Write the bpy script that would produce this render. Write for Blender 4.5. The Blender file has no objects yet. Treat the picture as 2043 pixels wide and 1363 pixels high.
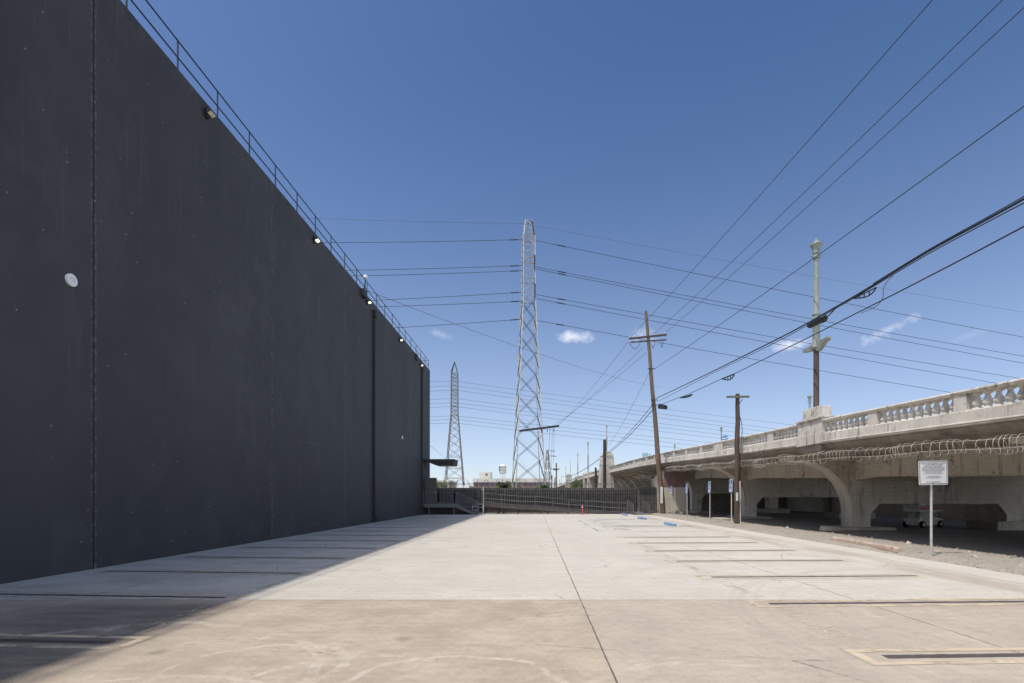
import bpy, bmesh, math, random
from math import sin, cos, pi, radians, sqrt, hypot
from mathutils import Vector, Matrix, noise
random.seed(7)
R = radians
scene = bpy.context.scene
COL = scene.collection

# ---------------------------------------------------------------- camera
F, VX, HY, CZ = 1021.5, 1067.0, 990.0, 1.70
cam_d = bpy.data.cameras.new('camera'); cam = bpy.data.objects.new('camera', cam_d); COL.objects.link(cam)
cam.location = (0, 0, CZ); cam.rotation_euler = (pi/2, 0, 0)
cam_d.sensor_width = 36.0; cam_d.lens = 18.0
cam_d.shift_x = -(VX-1021.5)/2043.0
cam_d.shift_y = (HY-681.5)/2043.0
cam_d.clip_start = 0.05; cam_d.clip_end = 6000
scene.camera = cam

def P(px, py, Y):
    return Vector(((px-VX)*Y/F, Y, CZ+(HY-py)*Y/F))

# ---------------------------------------------------------------- light
SUN = Vector((-0.386, -0.25, 1.0)).normalized()          # towards the sun
EL = math.asin(SUN.z); AZ = math.atan2(SUN.x, SUN.y)
sd = bpy.data.lights.new('sun', 'SUN'); sd.energy = 2.6; sd.angle = R(0.6); sd.color = (1.0, 0.93, 0.82)
so = bpy.data.objects.new('sun', sd); COL.objects.link(so); so.location = (-20, 0, 60)
so.rotation_euler = (-SUN).to_track_quat('-Z', 'Y').to_euler()

w = bpy.data.worlds.new('World'); scene.world = w; w.use_nodes = True
nt = w.node_tree; nt.nodes.clear()
def wn(t, **k):
    n = nt.nodes.new(t)
    for a, b in k.items(): setattr(n, a, b)
    return n
sky = wn('ShaderNodeTexSky'); sky.sky_type = 'NISHITA'; sky.sun_disc = False
sky.sun_elevation = EL; sky.sun_rotation = AZ; sky.altitude = 100; sky.air_density = 0.55; sky.dust_density = 0.5; sky.ozone_density = 5.0
bg = wn('ShaderNodeBackground'); bg.inputs['Strength'].default_value = 0.130
out = wn('ShaderNodeOutputWorld'); nt.links.new(bg.outputs[0], out.inputs[0])
tc = wn('ShaderNodeTexCoord')
def wmath(op, a, b=None, clamp=False):
    n = wn('ShaderNodeMath', operation=op); n.use_clamp = clamp
    for i, v in enumerate((a, b)):
        if v is None: continue
        if isinstance(v, (int, float)): n.inputs[i].default_value = v
        else: nt.links.new(v, n.inputs[i])
    return n.outputs[0]
def wdot(v):
    n = wn('ShaderNodeVectorMath', operation='DOT_PRODUCT'); nt.links.new(tc.outputs['Generated'], n.inputs[0]); n.inputs[1].default_value = v
    return n.outputs['Value']
cn = wn('ShaderNodeTexNoise'); cn.inputs['Scale'].default_value = 34; cn.inputs['Detail'].default_value = 9; cn.inputs['Roughness'].default_value = 0.62
nt.links.new(tc.outputs['Generated'], cn.inputs['Vector'])
cover = None
# small fair-weather clouds: direction, half width, half height, density
for d, hw, hh, tilt, dens in (((-187, 1021, 322), 24, 9, -.25, .30), ((75, 1021, 318), 44, 13, 0, .85), ((215, 1021, 326), 30, 22, .1, .42),
                        ((510, 1021, 302), 42, 12, .1, .75), ((700, 1021, 330), 55, 14, .35, .62), ((868, 1021, 322), 30, 9, .2, .14)):
    v = Vector(d); L = v.length; v.normalize()
    right = Vector((v.y, -v.x, 0)).normalized(); up = right.cross(v).normalized()
    r2 = (right*cos(tilt)+up*sin(tilt)); u2 = (up*cos(tilt)-right*sin(tilt))
    a = wmath('DIVIDE', wdot(r2), hw/L); b = wmath('DIVIDE', wdot(u2), hh/L)
    q = wmath('ADD', wmath('MULTIPLY', a, a), wmath('MULTIPLY', b, b))
    q = wmath('SUBTRACT', 1.0, wmath('SQRT', q))
    q = wmath('ADD', q, wmath('MULTIPLY', wmath('SUBTRACT', cn.outputs['Fac'], 0.52), 3.4))
    q = wmath('MULTIPLY', wmath('MULTIPLY', q, 0.75, True), dens*0.8)
    q = wmath('MULTIPLY', q, wmath('GREATER_THAN', wdot(v), 0.5))
    cover = q if cover is None else wmath('MAXIMUM', cover, q)
# pale city haze towards the horizon, brightened behind the camera to fill the shade
hz = wmath('MULTIPLY', wmath('POWER', 2.718, wmath('MULTIPLY', wmath('MAXIMUM', wdot((0, 0, 1)), 0.0), -4.6)), 0.9)
hs = wn('ShaderNodeHueSaturation'); hs.inputs['Saturation'].default_value = 1.20; nt.links.new(sky.outputs[0], hs.inputs['Color'])
south = wmath('ADD', 1.0, wmath('MULTIPLY', wmath('MULTIPLY', wmath('SUBTRACT', 0.30, wdot((0, 1, 0))), 0.8, True), 4.2))
hc = wn('ShaderNodeVectorMath', operation='SCALE'); hc.inputs[0].default_value = (4.55, 4.85, 4.95); nt.links.new(south, hc.inputs['Scale'])
hm = wn('ShaderNodeMix', data_type='RGBA'); nt.links.new(hz, hm.inputs[0]); nt.links.new(hs.outputs[0], hm.inputs[6]); nt.links.new(hc.outputs[0], hm.inputs[7])
# hazy aureole added round the sun, out of frame, to lift the shade
ang = wmath('ARCCOSINE', wdot(tuple(SUN)))
au = wmath('MULTIPLY', wmath('POWER', 2.718, wmath('MULTIPLY', ang, -5.6)), 32.0)
ac = wn('ShaderNodeVectorMath', operation='SCALE'); ac.inputs[0].default_value = (1.0, .93, .82); nt.links.new(au, ac.inputs['Scale'])
ad_ = wn('ShaderNodeVectorMath', operation='ADD'); nt.links.new(hm.outputs[2], ad_.inputs[0]); nt.links.new(ac.outputs[0], ad_.inputs[1])
mx = wn('ShaderNodeMix', data_type='RGBA'); nt.links.new(cover, mx.inputs[0]); nt.links.new(ad_.outputs[0], mx.inputs[6])
mx.inputs[7].default_value = (6.6, 6.7, 7.2, 1)
nt.links.new(mx.outputs[2], bg.inputs['Color'])

vs = scene.view_settings; vs.view_transform = 'Standard'; vs.look = 'None'; vs.gamma = 1.0; vs.exposure = 0.44; vs.use_curve_mapping = False

# ---------------------------------------------------------------- materials
class M:
    """small node builder"""
    def __init__(s, name):
        s.m = bpy.data.materials.new(name); s.m.use_nodes = True
        s.t = s.m.node_tree; s.b = s.t.nodes['Principled BSDF']; s.o = s.t.nodes['Material Output']
        s.geo = None
    def n(s, t, **k):
        n = s.t.nodes.new(t)
        for a, b in k.items(): setattr(n, a, b)
        return n
    def put(s, v, sock):
        if isinstance(v, (int, float)): sock.default_value = v
        elif isinstance(v, (tuple, list)): sock.default_value = tuple(v)+((1,) if len(v) == 3 and sock.type == 'RGBA' else ())
        else: s.t.links.new(v, sock)
    def pos(s):
        if s.geo is None: s.geo = s.n('ShaderNodeNewGeometry').outputs['Position']
        return s.geo
    def obj(s):
        return s.n('ShaderNodeTexCoord').outputs['Object']
    def xyz(s, v=None):
        n = s.n('ShaderNodeSeparateXYZ'); s.t.links.new(v or s.pos(), n.inputs[0]); return n.outputs
    def scale(s, v, sc, loc=(0, 0, 0), rot=(0, 0, 0)):
        n = s.n('ShaderNodeMapping'); n.inputs['Scale'].default_value = sc; n.inputs['Location'].default_value = loc; n.inputs['Rotation'].default_value = rot
        s.t.links.new(v, n.inputs[0]); return n.outputs[0]
    def noise(s, v, sc, det=4, rough=.55, dist=0.0):
        n = s.n('ShaderNodeTexNoise'); n.inputs['Scale'].default_value = sc; n.inputs['Detail'].default_value = det
        n.inputs['Roughness'].default_value = rough; n.inputs['Distortion'].default_value = dist
        s.t.links.new(v, n.inputs['Vector']); return n.outputs['Fac']
    def vor(s, v, sc, feat='F1', rnd=1.0):
        n = s.n('ShaderNodeTexVoronoi', feature=feat); n.inputs['Scale'].default_value = sc; n.inputs['Randomness'].default_value = rnd
        s.t.links.new(v, n.inputs['Vector']); return n.outputs
    def math(s, op, a, b=0.0, clamp=False):
        n = s.n('ShaderNodeMath', operation=op); n.use_clamp = clamp; s.put(a, n.inputs[0]); s.put(b, n.inputs[1]); return n.outputs[0]
    def ramp(s, v, a, b, lo=0.0, hi=1.0, smooth=True):
        n = s.n('ShaderNodeMapRange'); n.interpolation_type = 'SMOOTHSTEP' if smooth else 'LINEAR'
        s.put(v, n.inputs[0])
        for i, x in enumerate((a, b, lo, hi)): n.inputs[1+i].default_value = x
        return n.outputs[0]
    def mix(s, f, a, b, mode='MIX'):
        n = s.n('ShaderNodeMix', data_type='RGBA', blend_type=mode); s.put(f, n.inputs[0]); s.put(a, n.inputs[6]); s.put(b, n.inputs[7]); return n.outputs[2]
    def band(s, v, c, half, soft=.004):
        d = s.math('ABSOLUTE', s.math('SUBTRACT', v, c)); return s.ramp(d, half, half+soft, 1, 0)
    def fin(s, col, rough=.85, bump=None, dist=.01, strength=.5, metal=0.0, spec=.3):
        s.put(col, s.b.inputs['Base Color']); s.put(rough, s.b.inputs['Roughness']); s.put(metal, s.b.inputs['Metallic'])
        s.b.inputs['Specular IOR Level'].default_value = spec
        if bump is not None:
            n = s.n('ShaderNodeBump'); n.inputs['Strength'].default_value = strength; n.inputs['Distance'].default_value = dist
            s.put(bump, n.inputs['Height']); s.t.links.new(n.outputs[0], s.b.inputs['Normal'])
        return s.m

def simple(name, c1, c2, sc=3.0, rough=.7, metal=0.0, bump=0.15, bsc=30, stretch=(1, 1, 1), c3=None, spec=.3):
    m = M(name); v = m.scale(m.obj(), stretch)
    n1 = m.noise(v, sc, 5, .6); col = m.mix(m.ramp(n1, .3, .7), c1, c2)
    if c3 is not None: col = m.mix(m.ramp(m.noise(v, sc*2.3, 6, .7), .56, .66), col, c3)
    n2 = m.noise(v, bsc, 3, .6)
    return m.fin(col, rough, n2, .006, bump, metal, spec)

# --- parking lot concrete
def lot_material():
    m = M('lot_concrete'); p = m.pos(); x, y, z = m.xyz(p)
    big = m.noise(p, .22, 5, .6); med = m.noise(p, 1.1, 10, .70); fine = m.noise(p, 9, 5, .7); grit = m.noise(p, 85, 2, .6)
    brush = m.noise(m.scale(p, (.5, 7, 1)), 1.2, 5, .65)
    wob = m.math('MULTIPLY', m.math('SUBTRACT', m.noise(p, 1.6, 3), .5), .02)
    yy = m.math('ADD', y, wob); xx = m.math('ADD', x, wob)
    near = m.math('LESS_THAN', yy, 8.39)
    far = m.mix(m.ramp(m.math('ADD', m.math('MULTIPLY', m.math('ADD', m.math('MULTIPLY', big, .5), m.math('MULTIPLY', med, .5)), .7), m.math('MULTIPLY', brush, .3)), .38, .62), (.485, .452, .392), (.585, .552, .488))
    nr = m.mix(m.ramp(m.math('ADD', m.math('MULTIPLY', med, .75), m.math('MULTIPLY', brush, .25)), .36, .66), (.36, .295, .222), (.495, .422, .33))
    col = m.mix(near, far, nr)
    # the third slab, right of the long joint, is a little cleaner than the middle one
    col = m.mix(m.math('MULTIPLY', m.math('GREATER_THAN', x, .75), near), col, m.mix(.32, col, (.47, .43, .385)))
    # grime by the left stalls
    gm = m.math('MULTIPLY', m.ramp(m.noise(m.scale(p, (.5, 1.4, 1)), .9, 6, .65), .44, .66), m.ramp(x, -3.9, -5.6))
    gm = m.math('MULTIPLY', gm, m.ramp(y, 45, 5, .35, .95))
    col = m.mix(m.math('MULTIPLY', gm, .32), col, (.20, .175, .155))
    gm2 = m.math('MULTIPLY', m.ramp(y, 8.5, 7.6), m.math('MULTIPLY', m.ramp(x, -8.6, -6.4), m.ramp(x, -4.2, -5.0)))  # near-slab grime, darkened further to deepen the wall's shade there
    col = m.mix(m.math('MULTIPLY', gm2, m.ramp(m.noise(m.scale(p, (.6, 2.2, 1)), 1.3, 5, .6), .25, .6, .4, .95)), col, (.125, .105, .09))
    # broom / wear streaks along x, far area
    col = m.mix(m.math('MULTIPLY', m.ramp(m.noise(m.scale(p, (.25, 3.2, 1)), 1.0, 6, .7), .52, .72), .20), col, (.42, .38, .33))
    # tyre track arcs on the right half of the drive lane
    arcs = None
    for cx, cy, rad, wdt, a, ang in ((8.4, 6.4, 5.42, .03, .17, 0), (8.4, 6.4, 5.56, .02, .16, 0), (8.9, 6.6, 5.55, .02, .14, 0), (8.6, 6.2, 5.05, .03, .12, 0), (-1.2, 30, 6.5, .09, .16, 0), (14, 24, 9.6, .10, .15, 0)):
        dx = m.math('SUBTRACT', x, cx); dy = m.math('SUBTRACT', y, cy)
        rr = m.math('SQRT', m.math('ADD', m.math('MULTIPLY', dx, dx), m.math('MULTIPLY', dy, dy)))
        k = m.math('MULTIPLY', m.band(rr, rad, wdt, .05), a)
        arcs = k if arcs is None else m.math('MAXIMUM', arcs, k)
    arcs = m.math('MULTIPLY', arcs, m.ramp(med, .36, .6))
    col = m.mix(arcs, col, (.17, .15, .135))
    # pale scrape arcs and glue smears on the near slab
    pale = None
    for cx, cy, rad, wdt, a in ((-3.3, 3.3, 1.55, .03, .7), (-1.7, 4.4, 1.05, .03, .6), (-.75, 4.3, 1.1, .02, .75), (-4.6, 4.2, 2.6, .05, .6), (-2.75, 5.0, .85, .03, .6), (2.0, 3.0, 2.2, .03, .5)):
        dx = m.math('SUBTRACT', x, cx); dy = m.math('SUBTRACT', y, cy)
        rr = m.math('SQRT', m.math('ADD', m.math('MULTIPLY', dx, dx), m.math('MULTIPLY', dy, dy)))
        rr = m.math('ADD', rr, m.math('MULTIPLY', m.math('SUBTRACT', m.noise(p, .8, 3), .5), .5))
        k = m.math('MULTIPLY', m.band(rr, rad, wdt, .03), a)
        pale = k if pale is None else m.math('MAXIMUM', pale, k)
    pale = m.math('MULTIPLY', m.math('MULTIPLY', pale, near), m.math('MULTIPLY', m.ramp(m.noise(p, .7, 4), .40, .56), m.ramp(m.noise(p, 5, 6, .75), .34, .6)))
    col = m.mix(pale, col, (.60, .53, .45))
    # rust-brown drip band and the pale gutter strip along the right edge
    edge = m.math('ADD', x, m.math('MULTIPLY', m.math('SUBTRACT', m.noise(p, .35, 4), .5), .7))
    bandm = m.math('MULTIPLY', m.band(edge, 8.85, .20, .5), m.ramp(m.noise(m.scale(p, (1, .25, 1)), 1.2, 4), .35, .6))
    col = m.mix(m.math('MULTIPLY', bandm, .5), col, (.31, .235, .18))
    col = m.mix(m.math('MULTIPLY', m.ramp(edge, 9.5, 9.75), .55), col, (.56, .53, .48))
    # fine mottling
    col = m.mix(m.math('MULTIPLY', m.ramp(fine, .42, .72, 0, .42), m.ramp(y, 7, 11, 1, .4)), col, (.27, .235, .20))
    col = m.mix(m.math('MULTIPLY', m.ramp(grit, .5, .7, .0, .38), m.ramp(y, 7, 11, 1, .35)), col, (.68, .63, .56))
    sg = m.vor(p, 38); sgm = m.math('MULTIPLY', m.ramp(sg['Distance'], .12, .28, 1, 0), m.math('GREATER_THAN', m.xyz(sg['Color'])[0], .80))
    col = m.mix(m.math('MULTIPLY', sgm, m.math('MULTIPLY', near, .5)), col, (.15, .13, .11))
    bl3 = m.ramp(m.noise(p, 2.6, 8, .78, .4), .55, .68)
    col = m.mix(m.math('MULTIPLY', bl3, .30), col, (.24, .205, .17))
    # pop-outs: dark pits and white specks
    vd = m.vor(p, 3.1)
    pit = m.math('MULTIPLY', m.ramp(vd['Distance'], .03, .05, 1, 0), m.math('GREATER_THAN', m.xyz(vd['Color'])[0], .80))
    col = m.mix(m.math('MULTIPLY', pit, .75), col, (.12, .105, .09))
    vw = m.vor(m.scale(p, (1, 1, 1), (3.3, 1.7, 0)), 1.45)
    wh = m.math('MULTIPLY', m.ramp(vw['Distance'], .016, .03, 1, 0), m.math('GREATER_THAN', m.xyz(vw['Color'])[0], .66))
    col = m.mix(wh, col, (.78, .76, .72))
    vo = m.vor(m.scale(p, (1, 1, 1), (5.1, 2.2, 0)), .75); vod = m.math('ADD', vo['Distance'], m.math('MULTIPLY', m.math('SUBTRACT', m.noise(p, 6, 6, .7), .5), .12))
    oil = m.math('MULTIPLY', m.ramp(vod, .02, .11, 1, 0), m.math('GREATER_THAN', m.xyz(vo['Color'])[0], .60))
    col = m.mix(m.math('MULTIPLY', oil, .5), col, (.16, .14, .125))
    sm = m.ramp(m.noise(m.scale(p, (.8, 1.3, 1), (2, 5, 0), (0, 0, .7)), .9, 9, .74, .8), .60, .68)
    col = m.mix(m.math('MULTIPLY', m.math('MULTIPLY', sm, near), .5), col, (.64, .57, .48))
    # hairline cracks
    vc = m.vor(m.scale(p, (1, 1.6, 1)), .42, 'DISTANCE_TO_EDGE')['Distance']
    vcn = m.math('ADD', vc, m.math('MULTIPLY', m.math('SUBTRACT', m.noise(p, 4, 5, .7), .5), .05))
    crack = m.math('MULTIPLY', m.ramp(vcn, .0, .008, 1, 0), m.ramp(m.noise(p, .22, 2), .50, .58))
    col = m.mix(m.math('MULTIPLY', crack, .7), col, (.16, .14, .12))
    # joints
    j = None
    for v, c, h in ((xx, .75, .005), (xx, 5.25, .006), (xx, -7.6, .005), (xx, 9.45, .008), (yy, 8.39, .006), (yy, 14.6, .006), (yy, 20.9, .007), (yy, 27.5, .008), (yy, 34, .008), (yy, 40.5, .008), (yy, 2.2, .006)):
        k = m.band(v, c, h, .008); j = k if j is None else m.math('MAXIMUM', j, k)
    col = m.mix(m.math('MULTIPLY', j, m.ramp(m.noise(p, 3, 4), .3, .6, .55, .95)), col, (.11, .095, .08))
    h = m.math('SUBTRACT', m.math('ADD', m.math('MULTIPLY', grit, .5), fine), m.math('MULTIPLY', j, 1.6))
    return m.fin(col, m.ramp(med, .3, .7, .72, .9), h, .006, .42, 0, .25)

def wall_material():
    m = M('charcoal_wall'); p = m.pos(); x, y, z = m.xyz(p)
    big = m.noise(m.scale(p, (1, .35, .12)), 1.0, 5, .6); med = m.noise(p, .8, 5, .6); fine = m.noise(p, 18, 4, .65)
    col = m.mix(m.ramp(m.math('ADD', m.math('MULTIPLY', big, .6), m.math('MULTIPLY', med, .4)), .35, .65), (.046, .045, .0465), (.061, .0595, .060))
    v1 = m.vor(m.scale(p, (1, 1, .62)), 1.25)
    sp = m.math('MULTIPLY', m.ramp(m.math('ADD', v1['Distance'], m.math('MULTIPLY', m.math('SUBTRACT', fine, .5), .20)), .03, .095, 1, 0), m.math('GREATER_THAN', m.xyz(v1['Color'])[0], .56))
    sp = m.math('MULTIPLY', sp, m.ramp(m.noise(p, .35, 3), .38, .52))
    col = m.mix(m.math('MULTIPLY', sp, .85), col, (.42, .42, .43))
    v2 = m.vor(p, 5.5)
    s2 = m.math('MULTIPLY', m.ramp(v2['Distance'], .06, .14, 1, 0), m.math('GREATER_THAN', m.xyz(v2['Color'])[1], .90))
    col = m.mix(m.math('MULTIPLY', s2, .75), col, (.32, .32, .325))
    st = m.ramp(m.noise(m.scale(p, (1, 6, .22)), 1.6, 5, .65), .60, .74)
    st = m.math('MULTIPLY', st, m.ramp(z, 1.0, 9.0, .15, .5))
    col = m.mix(m.math('MULTIPLY', st, .9), col, (.15, .145, .14))
    ro = m.vor(m.scale(p, (1, 1, .45)), .55); rom = m.ramp(m.xyz(ro['Color'])[0], .55, .95)
    col = m.mix(m.math('MULTIPLY', m.math('MULTIPLY', rom, m.ramp(m.noise(p, 2.2, 6, .7), .42, .58)), .22), col, (.100, .097, .095))
    seam = None
    for jy_ in (11.96, 20.07, 27.75, 35.4, 42.75):
        k = m.band(y, jy_, .045, .07); seam = k if seam is None else m.math('MAXIMUM', seam, k)
    col = m.mix(m.math('MULTIPLY', m.math('MULTIPLY', seam, m.ramp(m.noise(p, 7, 6, .75), .48, .64)), .55), col, (.22, .215, .21))
    # weathered, chalky arris along the parapet
    top = m.math('MULTIPLY', m.ramp(z, 13.2, 14.0), m.ramp(m.noise(m.scale(p, (1, 1.5, 1)), 3.2, 6, .75), .5, .7))
    col = m.mix(m.math('MULTIPLY', top, .45), col, (.17, .14, .115))
    # filled-in doorway: patch outline
    inx = m.band(y, 23.4, .98, .015); inz = m.band(z, 2.25, 1.85, .015); box = m.math('MULTIPLY', inx, inz)
    inx2 = m.band(y, 23.4, 1.03, .03); inz2 = m.band(z, 2.25, 1.90, .03); ring = m.math('SUBTRACT', m.math('MULTIPLY', inx2, inz2), box)
    col = m.mix(m.math('MULTIPLY', box, .5), col, (.052, .050, .052))
    col = m.mix(m.math('MULTIPLY', m.math('MULTIPLY', ring, m.ramp(m.noise(p, 5, 4, .7), .5, .62)), .7), col, (.15, .145, .14))
    h = m.math('ADD', m.math('MULTIPLY', fine, .6), m.math('MULTIPLY', m.noise(p, 3.0, 4, .6), 1.0))
    return m.fin(col, .68, h, .012, .35, 0, .32)

def bridge_material(name, c1, c2, stain=(.075, .062, .052), amt=.6, boards=True, rot=1.0):
    m = M(name); p = m.pos(); x, y, z = m.xyz(p)
    big = m.noise(p, .45, 5, .6); med = m.noise(p, 2.2, 6, .65); fine = m.noise(p, 22, 4, .65)
    col = m.mix(m.ramp(m.math('ADD', m.math('MULTIPLY', big, .5), m.math('MULTIPLY', med, .5)), .36, .64), c1, c2)
    if boards:
        bl = m.math('FRACT', m.math('MULTIPLY', z, 5.2)); b = m.ramp(bl, .90, .97)
        col = m.mix(m.math('MULTIPLY', m.math('MULTIPLY', b, m.ramp(med, .38, .6)), .42), col, stain)
    # rain streaks
    st = m.ramp(m.noise(m.scale(p, (3, 3, .35)), 1.3, 6, .72), .50, .66)
    st = m.math('MULTIPLY', st, m.ramp(m.noise(p, .55, 3), .40, .58, .15, 1))
    col = m.mix(m.math('MULTIPLY', st, amt), col, stain)
    # black lichen / soot blotches
    bl2 = m.math('MULTIPLY', m.ramp(m.noise(p, 1.5, 7, .72, .6), .55, .66), m.ramp(m.noise(p, .32, 3), .42, .56))
    col = m.mix(m.math('MULTIPLY', bl2, min(1, amt*1.15)), col, stain)
    # bug holes and spalls
    v = m.vor(m.scale(p, (1, 1, 1.3)), 2.3)
    sp = m.math('MULTIPLY', m.ramp(m.math('ADD', v['Distance'], m.math('MULTIPLY', m.math('SUBTRACT', m.noise(p, 14, 4, .7), .5), .26)), .05 if rot < 1 else .07, .11 if rot < 1 else .17, 1, 0), m.math('GREATER_THAN', m.xyz(v['Color'])[0], .45))
    col = m.mix(m.math('MULTIPLY', sp, .7*rot), col, (.09, .07, .055))
    v3 = m.vor(p, 11); s3 = m.math('MULTIPLY', m.ramp(v3['Distance'], .05, .12, 1, 0), m.math('GREATER_THAN', m.xyz(v3['Color'])[1], .82))
    col = m.mix(m.math('MULTIPLY', s3, .5*rot), col, (.11, .09, .07))
    col = m.mix(m.ramp(fine, .3, .8, 0, .2), col, (.22, .19, .16))
    h = m.math('SUBTRACT', m.math('ADD', m.math('MULTIPLY', fine, .6), med), m.math('MULTIPLY', sp, .8))
    return m.fin(col, .88, h, .012, .4, 0, .2)

def asphalt_material(name, c1, c2, patch):
    m = M(name); p = m.pos()
    big = m.noise(m.scale(p, (.4, 1, 1)), .35, 5, .6); med = m.noise(p, 2.5, 6, .65); grit = m.noise(p, 120, 2, .6)
    col = m.mix(m.ramp(m.math('ADD', m.math('MULTIPLY', big, .6), m.math('MULTIPLY', med, .4)), .35, .65), c1, c2)
    col = m.mix(m.math('MULTIPLY', m.ramp(m.noise(m.scale(p, (.25, 1.6, 1)), .9, 6, .7), .5, .7), .6), col, patch)
    col = m.mix(m.ramp(grit, .3, .75, 0, .35), col, tuple(min(1, a*2.2) for a in c2))
    return m.fin(col, .9, grit, .008, .5, 0, .2)

def gravel_material():
    m = M('gravel'); p = m.pos()
    v = m.vor(p, 26); v2 = m.vor(p, 9)
    col = m.mix(m.xyz(v['Color'])[0], (.21, .187, .16), (.41, .37, .32))
    col = m.mix(m.math('MULTIPLY', m.ramp(m.noise(p, .9, 6, .7), .42, .62), .7), col, (.35, .318, .275))
    col = m.mix(m.math('MULTIPLY', m.ramp(m.noise(p, 3.2, 6, .75), .58, .68), .55), col, (.17, .145, .12))
    h = m.math('ADD', m.math('MULTIPLY', m.math('SUBTRACT', 1.0, v['Distance']), .7), m.math('MULTIPLY', m.math('SUBTRACT', 1.0, v2['Distance']), .6))
    return m.fin(col, .95, h, .02, .6, 0, .15)

def wood_material(name, c1, c2, c3):
    m = M(name); v = m.obj()
    g = m.noise(m.scale(v, (9, 9, .35)), 2.0, 6, .7); b = m.noise(m.scale(v, (2, 2, .5)), .8, 5, .6)
    col = m.mix(m.ramp(g, .35, .65), c1, c2); col = m.mix(m.ramp(b, .48, .62), col, c3)
    cr = m.ramp(m.noise(m.scale(v, (16, 16, .22)), 1.5, 4, .6), .60, .68)
    col = m.mix(m.math('MULTIPLY', cr, .75), col, (.025, .018, .013))
    return m.fin(col, .9, m.math('SUBTRACT', g, cr), .02, .6, 0, .15)

def paint_material(name, c, wear=.5, wsc=3.0, rough=.75):
    """worn road paint: holes where the paint has gone"""
    m = M(name); p = m.pos()
    n1 = m.noise(p, wsc, 7, .72); n2 = m.noise(m.scale(p, (.6, 2.5, 1)), 2.2, 6, .7)
    f = m.ramp(m.math('ADD', m.math('MULTIPLY', n1, .55), m.math('MULTIPLY', n2, .45)), wear-.07, wear+.07)
    col = m.mix(m.ramp(m.noise(p, 1.3, 4), .35, .65), c, tuple(a*.82 for a in c))
    m.fin(col, rough, m.noise(p, 60, 2), .004, .3, 0, .25)
    tr = m.n('ShaderNodeBsdfTransparent'); mxs = m.n('ShaderNodeMixShader')
    m.put(f, mxs.inputs[0]); m.t.links.new(tr.outputs[0], mxs.inputs[1]); m.t.links.new(m.b.outputs[0], mxs.inputs[2])
    m.t.links.new(mxs.outputs[0], m.o.inputs[0]); return m.m

def leaf_material(name, c1, c2):
    m = M(name); n = m.noise(m.pos(), 2.5, 3)
    oi = m.n('ShaderNodeNewGeometry').outputs['Random Per Island']
    col = m.mix(oi, c1, c2)
    m.fin(col, .6, None, spec=.25); m.b.inputs['Transmission Weight'].default_value = 0.0
    return m.m

MAT = {}
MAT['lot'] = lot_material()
MAT['wall'] = wall_material()
MAT['concrete'] = bridge_material('viaduct_concrete', (.55, .495, .42), (.67, .62, .54), amt=.55, rot=1.1)
MAT['parapet'] = bridge_material('parapet_concrete', (.52, .485, .435), (.68, .645, .585), amt=.72, boards=False, rot=.45)
MAT['baluster'] = bridge_material('baluster_concrete', (.54, .505, .45), (.68, .645, .585), amt=.45, boards=False, rot=.3)
MAT['deckedge'] = bridge_material('stained_shaded_deck_edge', (.20, .175, .145), (.33, .295, .25), amt=.75, boards=False, rot=.9)  # stained; base also darkened for the shade under ledge and pylon
MAT['bracketface'] = bridge_material('smooth_lit_bracket_face', (.60, .555, .485), (.72, .67, .595), amt=.3, boards=False, rot=.2)  # paler base paints in the bounce light on the curved face
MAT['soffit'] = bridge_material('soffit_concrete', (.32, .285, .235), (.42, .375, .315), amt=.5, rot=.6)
MAT['abutment'] = bridge_material('abutment_concrete', (.44, .40, .34), (.54, .49, .425), amt=.3, boards=False, rot=.4)
MAT['redpatch'] = simple('red_overpaint', (.17, .10, .082), (.235, .145, .12), 2.5, .85)
MAT['kerb'] = bridge_material('kerb_concrete', (.36, .32, .27), (.50, .46, .40), amt=.5, boards=False)
MAT['redkerb'] = simple('worn_red_kerb', (.40, .30, .24), (.52, .45, .38), 3.5, .9, c3=(.36, .20, .15), bump=.5, bsc=22)
MAT['asphalt'] = asphalt_material('old_asphalt', (.17, .152, .136), (.24, .216, .195), (.12, .108, .098))
MAT['ground'] = asphalt_material('yard_dirt', (.16, .14, .11), (.24, .21, .17), (.12, .10, .08))
MAT['gravel'] = gravel_material()
MAT['stone'] = simple('loose_stone', (.24, .21, .175), (.46, .42, .37), 2.5, .92, bump=.4)
MAT['beige'] = paint_material('faded_beige_paint', (.58, .485, .36), .44)
MAT['blackpaint'] = paint_material('blackout_paint', (.105, .092, .088), .40)
MAT['bluefaint'] = paint_material('faded_blue_paint', (.30, .37, .45), .47)
MAT['greyfaint'] = paint_material('faded_grey_paint', (.26, .27, .29), .50)
MAT['lettering'] = paint_material('faded_cream_lettering', (.66, .57, .42), .50)
MAT['steel'] = simple('galvanised_steel', (.40, .41, .42), (.56, .57, .57), 5, .5, .35)
MAT['post'] = simple('galvanised_post', (.42, .42, .41), (.54, .54, .52), 6, .55, .2)
MAT['lattice'] = simple('lattice_steel', (.34, .335, .315), (.50, .49, .465), 1.5, .65, .05, c3=(.27, .20, .165))
MAT['latticedark'] = simple('dark_lattice_steel', (.035, .036, .038), (.07, .07, .07), 1.5, .6, .2)  # near-black steel of the heavy diagonals
MAT['mast'] = simple('rusty_mast_steel', (.20, .18, .17), (.40, .38, .36), 1.2, .65, .1, c3=(.20, .09, .07))
MAT['farlattice'] = simple('far_lattice_steel', (.13, .125, .12), (.22, .21, .20), 1.2, .65, .1, c3=(.20, .11, .09))
MAT['black'] = simple('black_metal', (.018, .018, .020), (.032, .032, .034), 6, .5)
MAT['rail'] = simple('dark_blue_grey_rail', (.030, .036, .050), (.045, .05, .065), 6, .5)
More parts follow.
